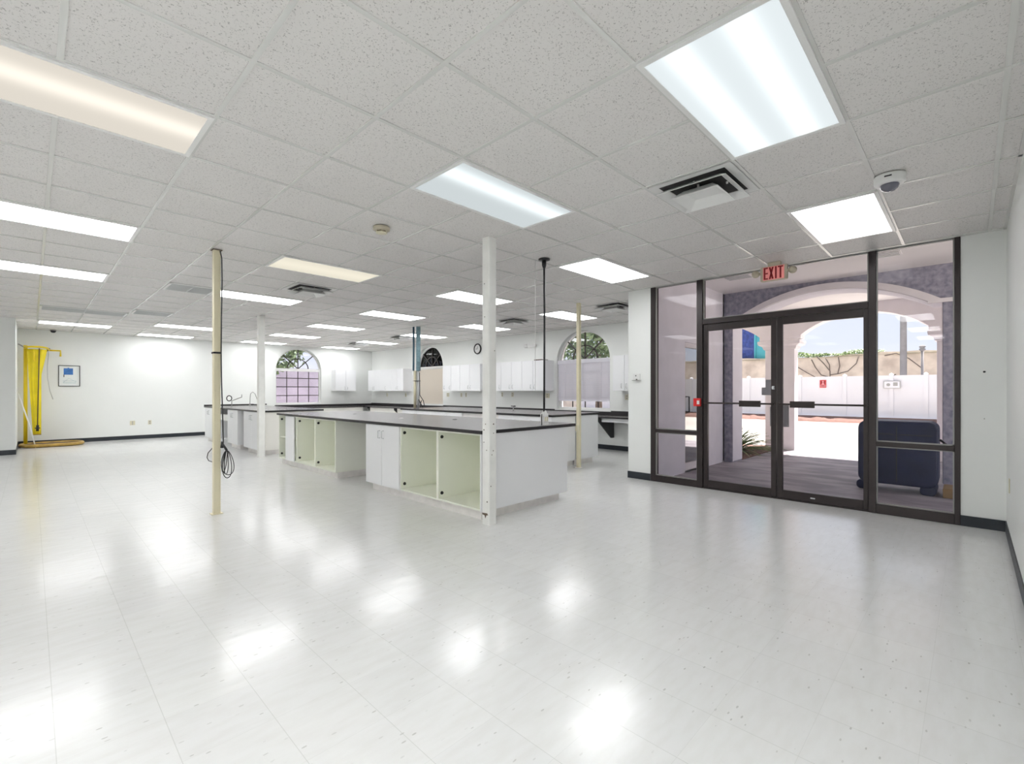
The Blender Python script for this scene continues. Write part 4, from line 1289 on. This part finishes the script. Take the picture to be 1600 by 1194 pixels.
# ------------------------------------------------------------------ posts
t = thing('support_post', 'tall cream metal post with black band and coiled cables, left foreground', 'post', (1.364, 5.672, 0))
MB().rbox((1.331, 5.645, 0), (1.395, 5.712, H), 0.006).build('post_shaft', M_CREAM, t)
MB().box((1.326, 5.640, 1.682), (1.400, 5.717, 1.70)).build('black_band', M_BLACK, t)
MB().box((1.310, 5.630, 0), (1.415, 5.725, 0.006)).build('base_plate', M_CREAM, t)
MB().box((1.318, 5.632, H - 0.006), (1.408, 5.725, H)).build('top_plate', M_EDARK, t)

t = thing('cable_coil', 'black cables running down the cream post and coiled near its foot', 'cable', (1.42, 5.60, 0.72))
cb_ = MB()


def campt(px, py, d):
    """a photo pixel at forward distance d (layout helper for the cable bundle)"""
    f_ = 733.8551
    rr = (px - 800) / f_
    c_, s_ = math.cos(YAW), math.sin(YAW)
    return Vector(((c_ + rr * s_) * d, (s_ - rr * c_) * d, CAM_Z - (py - 611.5) / f_ * d))


dz = 4.92
cb_.tube([campt(x, y, dz) for (x, y) in ((344, 392), (346.5, 404), (347, 440), (346, 500), (345.5, 552), (346, 590), (347.5, 640), (349, 690), (348, 700))], 0.006, 6)
cb_.build('cable_run', M_BLACK, t)
cb2 = MB()
cb2.tube([campt(x, y, dz) for (x, y) in ((348, 690), (347, 696), (346.5, 700))], 0.014, 7)
cb2.tube([campt(x, y, dz) for (x, y) in ((348, 694), (352, 700), (354.5, 704))], 0.012, 7)
for q, (x0_, x1_, yb) in enumerate(((344.5, 369, 742), (346, 364, 747), (349, 357, 741), (345, 352, 738))):
    pts = []
    for k in range(25):
        a = 2 * math.pi * k / 24
        cx = (x0_ + x1_) / 2
        hx = (x1_ - x0_) / 2
        fy = (1 - math.cos(a)) / 2
        xx = 354.5 + (cx - 354.5) * fy + hx * math.sin(a) * (0.55 + 0.45 * fy)
        pts.append(campt(xx, 704 + (yb - 704) * fy, dz + 0.02 * math.sin(a) + 0.012 * q))
    cb2.tube(pts, 0.0042, 6, closed=True)
cb2.tube([campt(x, y, dz + 0.08) for (x, y) in ((345, 697), (332, 700), (325, 708), (323.5, 715), (326, 720), (332, 722), (345, 722))], 0.0042, 6)
cb2.build('cable_loops', M_BLACK, t)

t = thing('support_post', 'thick white square post with dents at the front island corner', 'post', (3.11, 3.345, 0))
MB().rbox((3.058, 3.293, 0), (3.160, 3.395, H), 0.014).build('post_shaft', M_WPOST, t)
bm_ = MB()
random.seed(3)
for (py, side, q) in ((446, 0, .3), (497, 0, .35), (549, 1, .8), (662, 0, .5), (662, 1, .6), (676, 1, .6), (671, 0, .2), (690, 0, .2), (702, 0, .7), (703, 1, .55), (709, 1, .3), (757, 1, .1), (781, 0, .8)):
    z = CAM_Z - (py - 611.5) / 733.86 * 4.60
    rr = random.choice((0.006, 0.008, 0.005))
    if side == 0:
        bm_.lathe([(rr, 0), (rr * .7, -0.003)], (3.058, 3.38 - 0.075 * q, z), 8, axis=0)
    else:
        bm_.lathe([(rr, 0), (rr * .7, -0.003)], (3.075 + 0.07 * q, 3.293, z), 8, axis=1)
bm_.build('bolt_hole', M_EDARK, t)
z = CAM_Z - (803 - 611.5) / 733.86 * 4.56
MB().prism([(3.39, z + .012), (3.32, z + .018), (3.305, z + .002), (3.33, z - .004), (3.345, z - .035), (3.355, z - .006), (3.385, z - .002)], 0, 3.0565, 3.058).build('chipped_paint', M_EDARK, t)

t = thing('support_post', 'slim white square post at the corner of the far left island', 'post', (3.16, 9.98, 0))
MB().rbox((3.102, 9.925, 0), (3.218, 10.04, H), 0.012).build('post_shaft', M_WPOST, t)

t = thing('support_post', 'thin cream post beside the second island, before the blind window', 'post', (6.46, 4.74, 0))
MB().rbox((6.425, 4.70, 0), (6.485, 4.76, H), 0.006).build('post_shaft', M_CREAM, t)
MB().box((6.405, 4.695, 0.62), (6.425, 4.765, 0.72)).build('outlet_box', M_OFFW, t)
MB().box((6.40, 4.68, 0), (6.51, 4.79, 0.006)).build('base_plate', M_KICK, t)

t = thing('utility_pipe', 'blue wrapped pipe over a cream pipe rising from the second island', 'pipe', (6.24, 9.16, 0.90))
MB().tube([(6.20, 9.19, 0.90), (6.20, 9.19, 1.76)], 0.032, 12).build('cream_pipe', M_CREAM, t)
MB().tube([(6.245, 9.12, 0.90), (6.245, 9.12, 1.76)], 0.030, 12).build('grey_pipe', M_GREYP, t)
MB().tube([(6.245, 9.12, 1.76), (6.245, 9.12, H)], 0.050, 14).build('blue_wrap', M_TEAL, t)
MB().tube([(6.16, 9.19, 1.76), (6.17, 9.20, 2.0), (6.165, 9.19, 2.3), (6.17, 9.2, H)], 0.022, 8).build('blue_cable', mat('dark_blue_cable', (0.03, 0.09, 0.14), 0.4), t)
MB().box((6.17, 9.08, 1.52), (6.28, 9.22, 1.535)).build('clamp_band', M_BLACK, t)
MB().tube([(6.23, 9.05, 1.72), (6.23, 9.04, 1.2), (6.25, 8.93, 1.07), (6.25, 8.89, 0.96), (6.25, 8.95, 0.93), (6.25, 9.05, 0.98), (6.25, 9.0, 1.08)], 0.010, 7).tube([(6.2, 9.04, 1.1), (6.22, 8.98, 0.99), (6.22, 8.9, 0.92)], 0.012, 6).build('cable_tail', M_BLACK, t)

# drop cord with outlet box over the end of the island
t = thing('drop_cord', 'black cord dropping from the ceiling to a white outlet box over the island', 'cord', (4.03, 3.43, H))
MB().tube([(4.03, 3.43, H - 0.10), (4.035, 3.43, 2.2), (4.033, 3.43, 1.7), (4.03, 3.43, 1.06)], 0.011, 8).build('cord', M_BLACK, t)
MB().lathe([(0.065, 0), (0.065, -0.012), (0.02, -0.018)], (4.03, 3.43, H), 20).lathe([(0.026, -0.015), (0.026, -0.07), (0.016, -0.10)], (4.03, 3.43, H), 14).build('ceiling_plug', M_BLACK, t)
ob = MB().prism([(3.985, 0.915), (4.075, 0.915), (4.068, 1.035), (4.045, 1.045), (4.03, 1.075), (4.015, 1.045), (3.992, 1.035)], 1, 3.40, 3.455).build('outlet_box', M_WHITE, t, bevel=0.003)
# rotate plate to face the camera a little by leaving it square to the island end
MB().box((4.005, 3.396, 0.955), (4.022, 3.400, 1.0)).build('socket', M_OFFW, ob)
MB().box((4.038, 3.396, 0.955), (4.055, 3.400, 1.0)).build('socket', M_OFFW, ob)
MB().tube([(3.992, 3.43, 1.035), (3.98, 3.425, 0.98), (3.975, 3.42, 0.905)], 0.005, 6).tube([(4.068, 3.43, 1.03), (4.078, 3.42, 0.98), (4.08, 3.42, 0.93)], 0.004, 6).build('short_lead', M_BLACK, t)
tag(MB().tube([(3.98, 3.52, H), (3.98, 3.52, 1.30)], 0.003, 6).build('thin_wire', M_WHITE), 'thin white wire hanging just left of the black drop cord', 'wire')

# ------------------------------------------------------------------ porch
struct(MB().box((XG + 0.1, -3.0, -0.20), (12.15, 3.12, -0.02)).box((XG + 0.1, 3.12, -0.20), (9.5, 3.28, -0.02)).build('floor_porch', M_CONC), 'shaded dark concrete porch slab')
struct(MB().box((XG + 0.1, -3.0, 3.09), (9.0, 3.60, 3.19)).box((9.5, -3.0, 3.09), (11.8, 6.2, 3.19)).build('ceiling_porch', M_PCEIL))


def seg_arch(ya, za, yb, zb_, peak, n=22):
    """arc through the two springs and the peak height (circular)"""
    c = (ya + yb) / 2
    hw = (yb - ya) / 2
    zs = (za + zb_) / 2
    rise = peak - zs
    rad = (hw * hw + rise * rise) / (2 * rise)
    a = math.asin(min(1, hw / rad))
    return [(c + rad * math.sin(-a + 2 * a * k / n), zs + rise - rad + rad * math.cos(-a + 2 * a * k / n)) for k in range(n + 1)]


AR1 = seg_arch(0.40, 2.55, 2.95, 2.55, 2.935)
p = [(-3.0, -0.2), (0.28, -0.2), (0.28, 2.55)] + AR1 + [(3.13, 2.55), (3.13, -0.2), (3.30, -0.2), (3.30, TOPZ), (-3.0, TOPZ)]
ar = struct(MB().prism(p, 0, 9.0, 9.5).build('wall_arcade_near', M_STUCD), 'rough grey purple stucco arch wall')
bd = MB()
AO = seg_arch(0.40 - 0.10, 2.60, 2.95 + 0.10, 2.60, 3.03)
n_ = len(AR1)
vs = [(8.955, *q) for q in AR1] + [(8.955, *q) for q in AO] + [(9.0, *q) for q in AR1] + [(9.0, *q) for q in AO]
fs = []
for k in range(n_ - 1):
    fs += [(k, k + 1, n_ + k + 1, n_ + k), (2 * n_ + k, 3 * n_ + k, 3 * n_ + k + 1, 2 * n_ + k + 1), (k, 2 * n_ + k, 2 * n_ + k + 1, k + 1), (n_ + k, n_ + k + 1, 3 * n_ + k + 1, 3 * n_ + k)]
bd.add(vs, fs)
bd.box((8.95, -3.0, 2.545), (9.0, 0.44, 2.60)).box((8.95, 2.92, 2.545), (9.0, 3.28, 2.60))
bd.build('arch_band', M_STUCW, ar)
# smooth reveals (soffit and jambs) of the near arch
rv = MB()
pr_ = [(0.285, 0.0), (0.285, 2.545)] + [(q[0], q[1] - 0.004) for q in AR1] + [(3.125, 2.545), (3.125, 0.0)]
m_ = len(pr_)
vs = [(9.001, *q) for q in pr_] + [(9.499, *q) for q in pr_]
rv.add(vs, [(k, k + 1, m_ + k + 1, m_ + k) for k in range(m_ - 1)])
rv.build('arch_reveal', M_STUC, ar)

A2 = seg_arch(0.57, 2.53, 2.67, 2.53, 2.91)
A3 = seg_arch(3.50, 2.53, 5.60, 2.53, 2.91)
A4 = seg_arch(-2.36, 2.53, -0.26, 2.53, 2.91)
p = [(-3.0, 2.45), (-2.36, 2.45)] + A4 + [(-0.26, 2.45), (0.57, 2.45)] + A2 + [(2.67, 2.45), (3.50, 2.45)] + A3 + [(5.60, 2.45), (6.2, 2.45), (6.2, TOPZ), (-3.0, TOPZ)]
struct(MB().prism(p, 0, 11.8, 12.1).build('wall_arcade_far', M_STUCW), 'pale stucco arcade wall with segmental arches')


def porch_column(yc, label, hw=0.295):
    t = thing('arcade_column', label, 'column', (11.95, yc, -0.02), 'pale stucco arcade columns', local=True)
    MB().box((-0.15, -hw, 0), (0.15, hw, 2.27)).build('column_shaft', M_STUCW, t)
    cp = MB()
    prof = [(0.0, 2.24), (0.03, 2.26), (0.05, 2.32), (0.12, 2.36), (0.13, 2.40), (0.13, 2.44), (0.04, 2.47)]
    for (a, b_) in zip(prof, prof[1:]):
        o1, z1_, o2, z2_ = a[0], a[1], b_[0], b_[1]
        r1 = [(-0.15 - o1, -hw - o1), (0.15 + o1, -hw - o1), (0.15 + o1, hw + o1), (-0.15 - o1, hw + o1)]
        r2 = [(-0.15 - o2, -hw - o2), (0.15 + o2, -hw - o2), (0.15 + o2, hw + o2), (-0.15 - o2, hw + o2)]
        cp.add([(*q, z1_) for q in r1] + [(*q, z2_) for q in r2], [(k, (k + 1) % 4, 4 + (k + 1) % 4, 4 + k) for k in range(4)])
    cp.build('capital', M_STUCW, t)
    return t


porch_column(3.085, 'pale stucco arcade column seen between the two entrance doors')
porch_column(0.155, 'pale stucco arcade column seen through the right sidelight')
porch_column(6.0, 'pale stucco arcade column hidden beyond the left pier')
porch_column(-2.65, 'pale stucco arcade column hidden beyond the right pier')

for (xa, xb_, ya, yb_, lab) in ((7.66, 7.92, 2.44, 2.78, 'louvred vent in the porch ceiling left of the exit sign'), (7.72, 7.94, 0.66, 0.92, 'louvred vent in the porch ceiling above the right sidelight')):
    t = thing('porch_vent', lab, 'air vent', ((xa + xb_) / 2, (ya + yb_) / 2, 3.09))
    MB().box((xa - 0.02, ya - 0.02, 3.075), (xb_ + 0.02, yb_ + 0.02, 3.09)).build('vent_frame', M_PCEIL, t)
    lv = MB()
    x = xa
    while x < xb_ - 0.02:
        lv.box((x, ya, 3.068), (x + 0.045, yb_, 3.076))
        x += 0.085
    lv.build('louvers', M_GREYP, t)

# navy bin behind the right sidelight
t = thing('plastic_bin', 'big dark navy rounded plastic bin outside the right sidelight', 'bin', (8.02, 0.70, -0.02))
MB().rbox((7.80, 0.285, 0.075), (8.30, 1.09, 0.90), 0.10, axis=0, seg=6).build('bin_body', M_NAVY, t, bevel=0.02)
MB().box((7.79, 0.68, 0.12), (7.80, 0.69, 0.84)).box((7.79, 0.34, 0.725), (7.80, 0.66, 0.735)).box((7.79, 0.71, 0.725), (7.80, 1.04, 0.735)).build('moulded_rib', M_BLACK, t)
for yy in (0.30, 0.95):
    MB().rbox((7.82, yy, -0.02), (8.28, yy + 0.16, 0.10), 0.05, axis=0).build('foot', M_NAVY, t, bevel=0.01)
MB().tube([(7.86, 0.27, 0.62), (7.84, 0.22, 0.64), (7.90, 0.27, 0.68)], 0.014, 8).build('latch', M_BLACK, t)
tag(MB().box((7.80, 0.02, -0.02), (8.20, 0.245, 0.095)).build('wooden_block', M_BROWN, bevel=0.006), 'low brown block on the porch beside the navy bin', 'block')

# planting bed and strappy plant
struct(MB().box((9.5, 3.12, -0.2), (12.15, 5.4, 0.0)).build('ground_bed', M_MULCH), 'brown mulch bed beside the porch')


def strappy(loc, n, ln, label):
    t = thing('strappy_plant', label, 'plant', loc, local=True)
    mb = MB(); mb2 = MB()
    for k in range(n):
        a = random.uniform(0, 2 * math.pi)
        l = ln * random.uniform(0.6, 1.1)
        el = random.uniform(0.35, 1.35)
        wd = random.uniform(0.012, 0.022)
        P0 = Vector((0.05 * math.cos(a), 0.05 * math.sin(a), 0))
        d = Vector((math.cos(a) * math.cos(el), math.sin(a) * math.cos(el), math.sin(el)))
        s_ = Vector((-math.sin(a), math.cos(a), 0)) * wd
        pts = []
        for q in range(7):
            f = q / 6
            pt = P0 + d * l * f + Vector((math.cos(a), math.sin(a), 0)) * l * 0.25 * f * f - Vector((0, 0, 1)) * l * 0.38 * f * f
            pt.z = max(pt.z, 0.01)
            ww = (1 - f ** 2) + 0.04
            pts += [pt - s_ * ww, pt + Vector((0, 0, -0.006)), pt + s_ * ww]
        fs = []
        for q in range(6):
            b0 = q * 3
            fs += [(b0, b0 + 1, b0 + 4, b0 + 3), (b0 + 1, b0 + 2, b0 + 5, b0 + 4)]
        (mb if k % 3 else mb2).add(pts, fs, True)
    mb.build('leaves', M_LEAFL, t)
    mb2.build('dark_leaves', M_LEAF, t)


random.seed(11)
strappy((10.52, 3.62, 0.0), 260, 0.84, 'green strappy leaved plant in the mulch bed seen through the left door')

# ground beyond
struct(MB().add([(12.15, -40, -0.06), (12.75, -40, -0.06), (12.75, 40, -0.06), (12.15, 40, -0.06)], [(0, 1, 2, 3)]).build('ground_shadow_gutter', M_ASPH), 'gutter along the porch edge, shadow band painted in as grey')
struct(MB().add([(12.75, -60, -0.06), (22.6, -60, 0.03), (22.6, 60, 0.03), (12.75, 60, -0.06)], [(0, 1, 2, 3)]).build('ground_road', M_ROAD), 'pale sunlit concrete drive')
struct(MB().add([(-40, -60, -0.25), (12.16, -60, -0.25), (12.16, 60, -0.25), (-40, 60, -0.25)], [(0, 1, 2, 3)]).build('ground', M_ROAD))
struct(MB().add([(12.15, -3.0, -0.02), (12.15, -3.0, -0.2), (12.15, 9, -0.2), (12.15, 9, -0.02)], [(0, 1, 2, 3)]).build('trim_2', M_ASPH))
ml = MB()
random.seed(5)
ny = 160
vs = []
for i in range(ny + 1):
    y = -14 + 36 * i / ny
    vs += [(22.5, y, 0.0), (22.75 + random.uniform(-.05, .05), y, 0.10 + random.uniform(-.03, .03)), (23.3, y, 0.20 + random.uniform(-.05, .05)), (23.9, y, 0.23)]
fs = []
for i in range(ny):
    for q in range(3):
        a = i * 4 + q
        fs.append((a, a + 1, a + 5, a + 4))
ml.add(vs, fs)
tag(ml.build('mulch', M_MULCH), 'strip of reddish brown mulch along the foot of the white fence', 'mulch', kind='stuff')

# white vinyl fence
XFN = 24.0
posts_y = [1.30 - 2.52 * 5, 1.30 - 2.52 * 4, 1.30 - 2.52 * 3, 1.30 - 2.52 * 2, 1.30 - 2.52, 1.223, 2.26, 3.80, 5.45, 7.6, 9.9, 12.3, 14.8, 17.3]
t = thing('vinyl_fence', 'long white vinyl privacy fence across the drive', 'fence', (XFN, 3, 0.2))
for k, y in enumerate(posts_y):
    MB().box((XFN - 0.065, y - 0.065, 0.1), (XFN + 0.065, y + 0.065, 1.96)).add([(XFN - .075, y - .075, 1.96), (XFN + .075, y - .075, 1.96), (XFN + .075, y + .075, 1.96), (XFN - .075, y + .075, 1.96), (XFN, y, 2.02)], [(0, 1, 4), (1, 2, 4), (2, 3, 4), (3, 0, 4), (0, 3, 2, 1)]).build('fence_post', M_VINYL, t)
    if k:
        y0 = posts_y[k - 1]
        pn = MB().box((XFN - 0.012, y0, 0.26), (XFN + 0.012, y, 1.84)).box((XFN - 0.03, y0, 1.80), (XFN + 0.03, y, 1.92)).box((XFN - 0.03, y0, 0.20), (XFN + 0.03, y, 0.34)).box((XFN - 0.03, y0, 0.86), (XFN + 0.03, y, 0.92))
        yy = y0 + 0.2
        while yy < y - 0.1:
            pn.box((XFN - 0.016, yy, 0.3), (XFN - 0.012, yy + 0.008, 1.82))
            yy += 0.18
        pn.build('fence_panel', M_VINYL, t)
t = thing('warning_sign', 'small red bordered sign fixed to the white fence', 'sign', (XFN - 0.04, 4.575, 1.6))
MB().box((XFN - 0.045, 4.46, 1.44), (XFN - 0.031, 4.69, 1.77)).build('sign_plate', M_RED, t)
MB().box((XFN - 0.048, 4.485, 1.575), (XFN - 0.045, 4.665, 1.745)).build('sign_dark_field', M_EXITR, t)
MB().lathe([(0.035, 0), (0.035, -0.003)], (XFN - 0.048, 4.575, 1.705), 14, axis=0).prism([(4.52, 1.575), (4.63, 1.575), (4.60, 1.665), (4.55, 1.665)], 0, XFN - 0.051, XFN - 0.048).build('sign_pictogram', M_PINK, t)
MB().box((XFN - 0.048, 4.485, 1.46), (XFN - 0.045, 4.665, 1.565)).build('sign_lower_field', M_PINK, t)
MB().box((XFN - 0.05, 4.50, 1.52), (XFN - 0.048, 4.65, 1.545)).box((XFN - 0.05, 4.50, 1.475), (XFN - 0.048, 4.65, 1.495)).build('sign_lines', M_EXITR, t)
t = thing('utility_plate', 'pale grey plate with round dial on the white fence', 'plate', (XFN - 0.04, 2.24, 1.5))
MB().box((XFN - 0.10, 1.98, 1.40), (XFN - 0.085, 2.50, 1.70)).build('plate_edge', M_GREY, t)
MB().box((XFN - 0.105, 2.0, 1.42), (XFN - 0.10, 2.48, 1.68)).build('plate_face', M_VINYL, t)
MB().lathe([(0.06, 0), (0.06, -0.008)], (XFN - 0.105, 2.35, 1.55), 20, axis=0).box((XFN - 0.11, 2.06, 1.50), (XFN - 0.105, 2.2, 1.64)).build('dial', M_GREY, t)
MB().box((XFN - 0.085, 2.1, 1.5), (XFN - 0.03, 2.15, 1.6)).build('plate_mount', M_GREY, t)

# retaining wall, ground cover, vines
rw = MB()
random.seed(9)
cols_, rows_ = 90, 8
vs = []
for i in range(cols_ + 1):
    y = -25 + 60 * i / cols_
    top = 3.12 + 0.05 * math.sin(y * 0.8) + random.uniform(-.03, .03)
    for j in range(rows_ + 1):
        vs.append((28 + 0.5 * j / rows_ + random.uniform(-.06, .06), y, -0.2 + (top + 0.2) * j / rows_))
fs = []
for i in range(cols_):
    for j in range(rows_):
        a = i * (rows_ + 1) + j
        fs.append((a, a + 1, a + rows_ + 2, a + rows_ + 1))
rw.add(vs, fs, True)
struct(rw.build('wall_retaining', M_RET), 'rough tan retaining bank behind the fence')
struct(MB().add([(28.4, -25, 3.05), (60, -25, 3.3), (60, 35, 3.3), (28.4, 35, 3.05)], [(0, 1, 2, 3)]).build('ground_upper', M_LEAF))
gc = MB()
random.seed(21)
for k in range(3200):
    y = random.uniform(3.0, 8.15)
    x = 28.35 + random.uniform(0, 1.2)
    hh = 3.16 + random.uniform(-0.05, 0.20) * (0.6 + 0.4 * math.sin(y * 2.1)) + 0.03 * math.sin(y * 5)
    s_ = random.uniform(0.025, 0.06)
    a = random.uniform(0, 6.28)
    b_ = random.uniform(-0.8, 0.8)
    ux, uy = Vector((math.cos(a), math.sin(a), b_)) * s_, Vector((-math.sin(a), math.cos(a), random.uniform(-.6, .9))) * s_ * 0.7
    c_ = Vector((x, y, hh))
    gc.add([c_ - ux, c_ + uy, c_ + ux, c_ - uy], [(0, 1, 2, 3)])
tag(gc.build('ground_cover', M_LEAFL), 'low green ground cover along the top of the tan bank', 'ground cover', kind='stuff')


def bank_pt(px, py):
    """a point on the sloping face of the bank"""
    x = 28.2
    for _ in range(4):
        d = x / (math.cos(YAW) + (px - 800) / 733.8551 * math.sin(YAW))
        q = campt(px, py, d)
        x = 28 + 0.5 * (q.z + 0.2) / 3.3 - 0.10
    return q


for (vines, lab) in (([[(1240, 570), (1262, 583), (1275, 590), (1290, 596)]], 'bare vine at the left of the tan bank above the fence'),
                     ([[(1275, 556), (1287, 568), (1297, 580), (1297, 596)], [(1290, 560), (1296, 570), (1297, 586)], [(1342, 556), (1338, 568), (1325, 580), (1310, 584), (1297, 586)],
                       [(1310, 558), (1312, 572), (1309, 584)], [(1268, 562), (1274, 574), (1283, 586), (1297, 590)]], 'branching bare vine spreading over the tan bank above the red sign'),
                     ([[(1440, 575), (1420, 560), (1400, 552), (1382, 556)], [(1400, 585), (1388, 590), (1372, 592)]], 'bare vine at the right of the tan bank by the poles')):
    tb = MB()
    for pts in vines:
        tb.tube([bank_pt(x, y) for (x, y) in pts], 0.022, 6)
    tag(tb.build('bare_vine', M_BARK), lab, 'vine')
t = thing('utility_pole', 'tall grey wooden pole behind the white fence', 'pole', (27.0, 2.13, 0))
MB().tube([(27.0, 2.13, 0), (27.0, 2.13, 7.5)], [0.13, 0.11], 14).build('pole_shaft', M_POLE, t)
t = thing('vent_pipe', 'short slim pipe with capped head right of the wooden pole', 'pipe', (26.5, 1.47, 0))
MB().tube([(26.5, 1.47, 0), (26.5, 1.47, 3.15)], 0.05, 10).build('pipe_shaft', M_POLE, t)
MB().lathe([(0.07, 3.0), (0.12, 3.08), (0.07, 3.12), (0.12, 3.18), (0.07, 3.24)], (26.5, 1.47, 0), 12).build('pipe_cap', M_POLE, t)

# blue and teal building
t = thing('painted_building', 'dark blue building with a teal side beyond the white fence', 'building', (29, 9, 0))
MB().box((29, 8.83, 0), (36, 14, 7)).build('blue_wall', M_BLUEB, t)
MB().box((29.0, 8.30, 0), (36, 8.83, 6.6)).build('teal_wall', M_TEALB, t)
MB().box((28.95, 9.6, 2.6), (29.0, 10.0, 4.2)).box((28.95, 10.3, 2.6), (29.0, 10.7, 4.2)).build('window', M_NAVY, t)
MB().box((28.9, 8.79, 0), (29.0, 8.86, 7)).build('corner_trim', M_TEALB, t)


# trees outside the windows
def tree_mesh(n, r, hgt, seed, leaf):
    random.seed(seed)
    mb = MB()
    for k in range(n):
        while True:
            p_ = Vector((random.uniform(-1, 1), random.uniform(-1, 1), random.uniform(-1, 1)))
            if 0.25 < p_.length < 1:
                break
        bl = 1 + 0.25 * math.sin(p_.x * 7) * math.sin(p_.y * 6 + 1) * math.sin(p_.z * 8)
        c_ = Vector((p_.x * r * bl, p_.y * r * bl, hgt + p_.z * r * 0.8 * bl))
        s_ = leaf * random.uniform(0.6, 1.4)
        a_ = Vector((random.uniform(-1, 1), random.uniform(-1, 1), random.uniform(-1, 1))).normalized()
        b_ = a_.cross(Vector((random.uniform(-1, 1), random.uniform(-1, 1), random.uniform(-1, 1)))).normalized()
        mb.add([c_ - a_ * s_, c_ + b_ * s_ * .5, c_ + a_ * s_, c_ - b_ * s_ * .5], [(0, 1, 2, 3)])
    return mb


tr_ = thing('tree', 'leafy tree seen through the arched window with the blind', 'tree', (15.8, 10.6, -0.2), 'trees outside the windows', local=True)
tree_mesh(5200, 2.2, 3.9, 2, 0.11).build('crown', M_LEAF, tr_)
MB().tube([(0, 0, 0), (0.05, 0.03, 1.5), (0, 0, 3.4)], [0.16, 0.12, 0.08], 10).tube([(0, 0, 2.2), (0.7, 0.4, 3.6)], [0.07, 0.03], 8).tube([(0, 0, 2.4), (-0.6, -0.3, 3.8)], [0.07, 0.03], 8).build('trunk', M_BARK, tr_)
dup(tr_, (14.9, 24.6, -0.2), 'leafy tree seen through the cream shade window', 1.1)
dup(tr_, (6.4, 20.8, -0.2), 'leafy tree seen through the grid window', 2.3)
dup(tr_, (21.0, -5.5, -0.2), 'leafy tree across the drive mirrored in the porch side door', 0.4)
dup(tr_, (18.5, -12.5, -0.2), 'second leafy tree farther right across the drive', 2.9)
struct(MB().box((3.0, 23.5, -0.2), (14, 23.7, 2.4)).build('wall_garden', M_GARD), 'pale stucco garden wall outside the grid window')
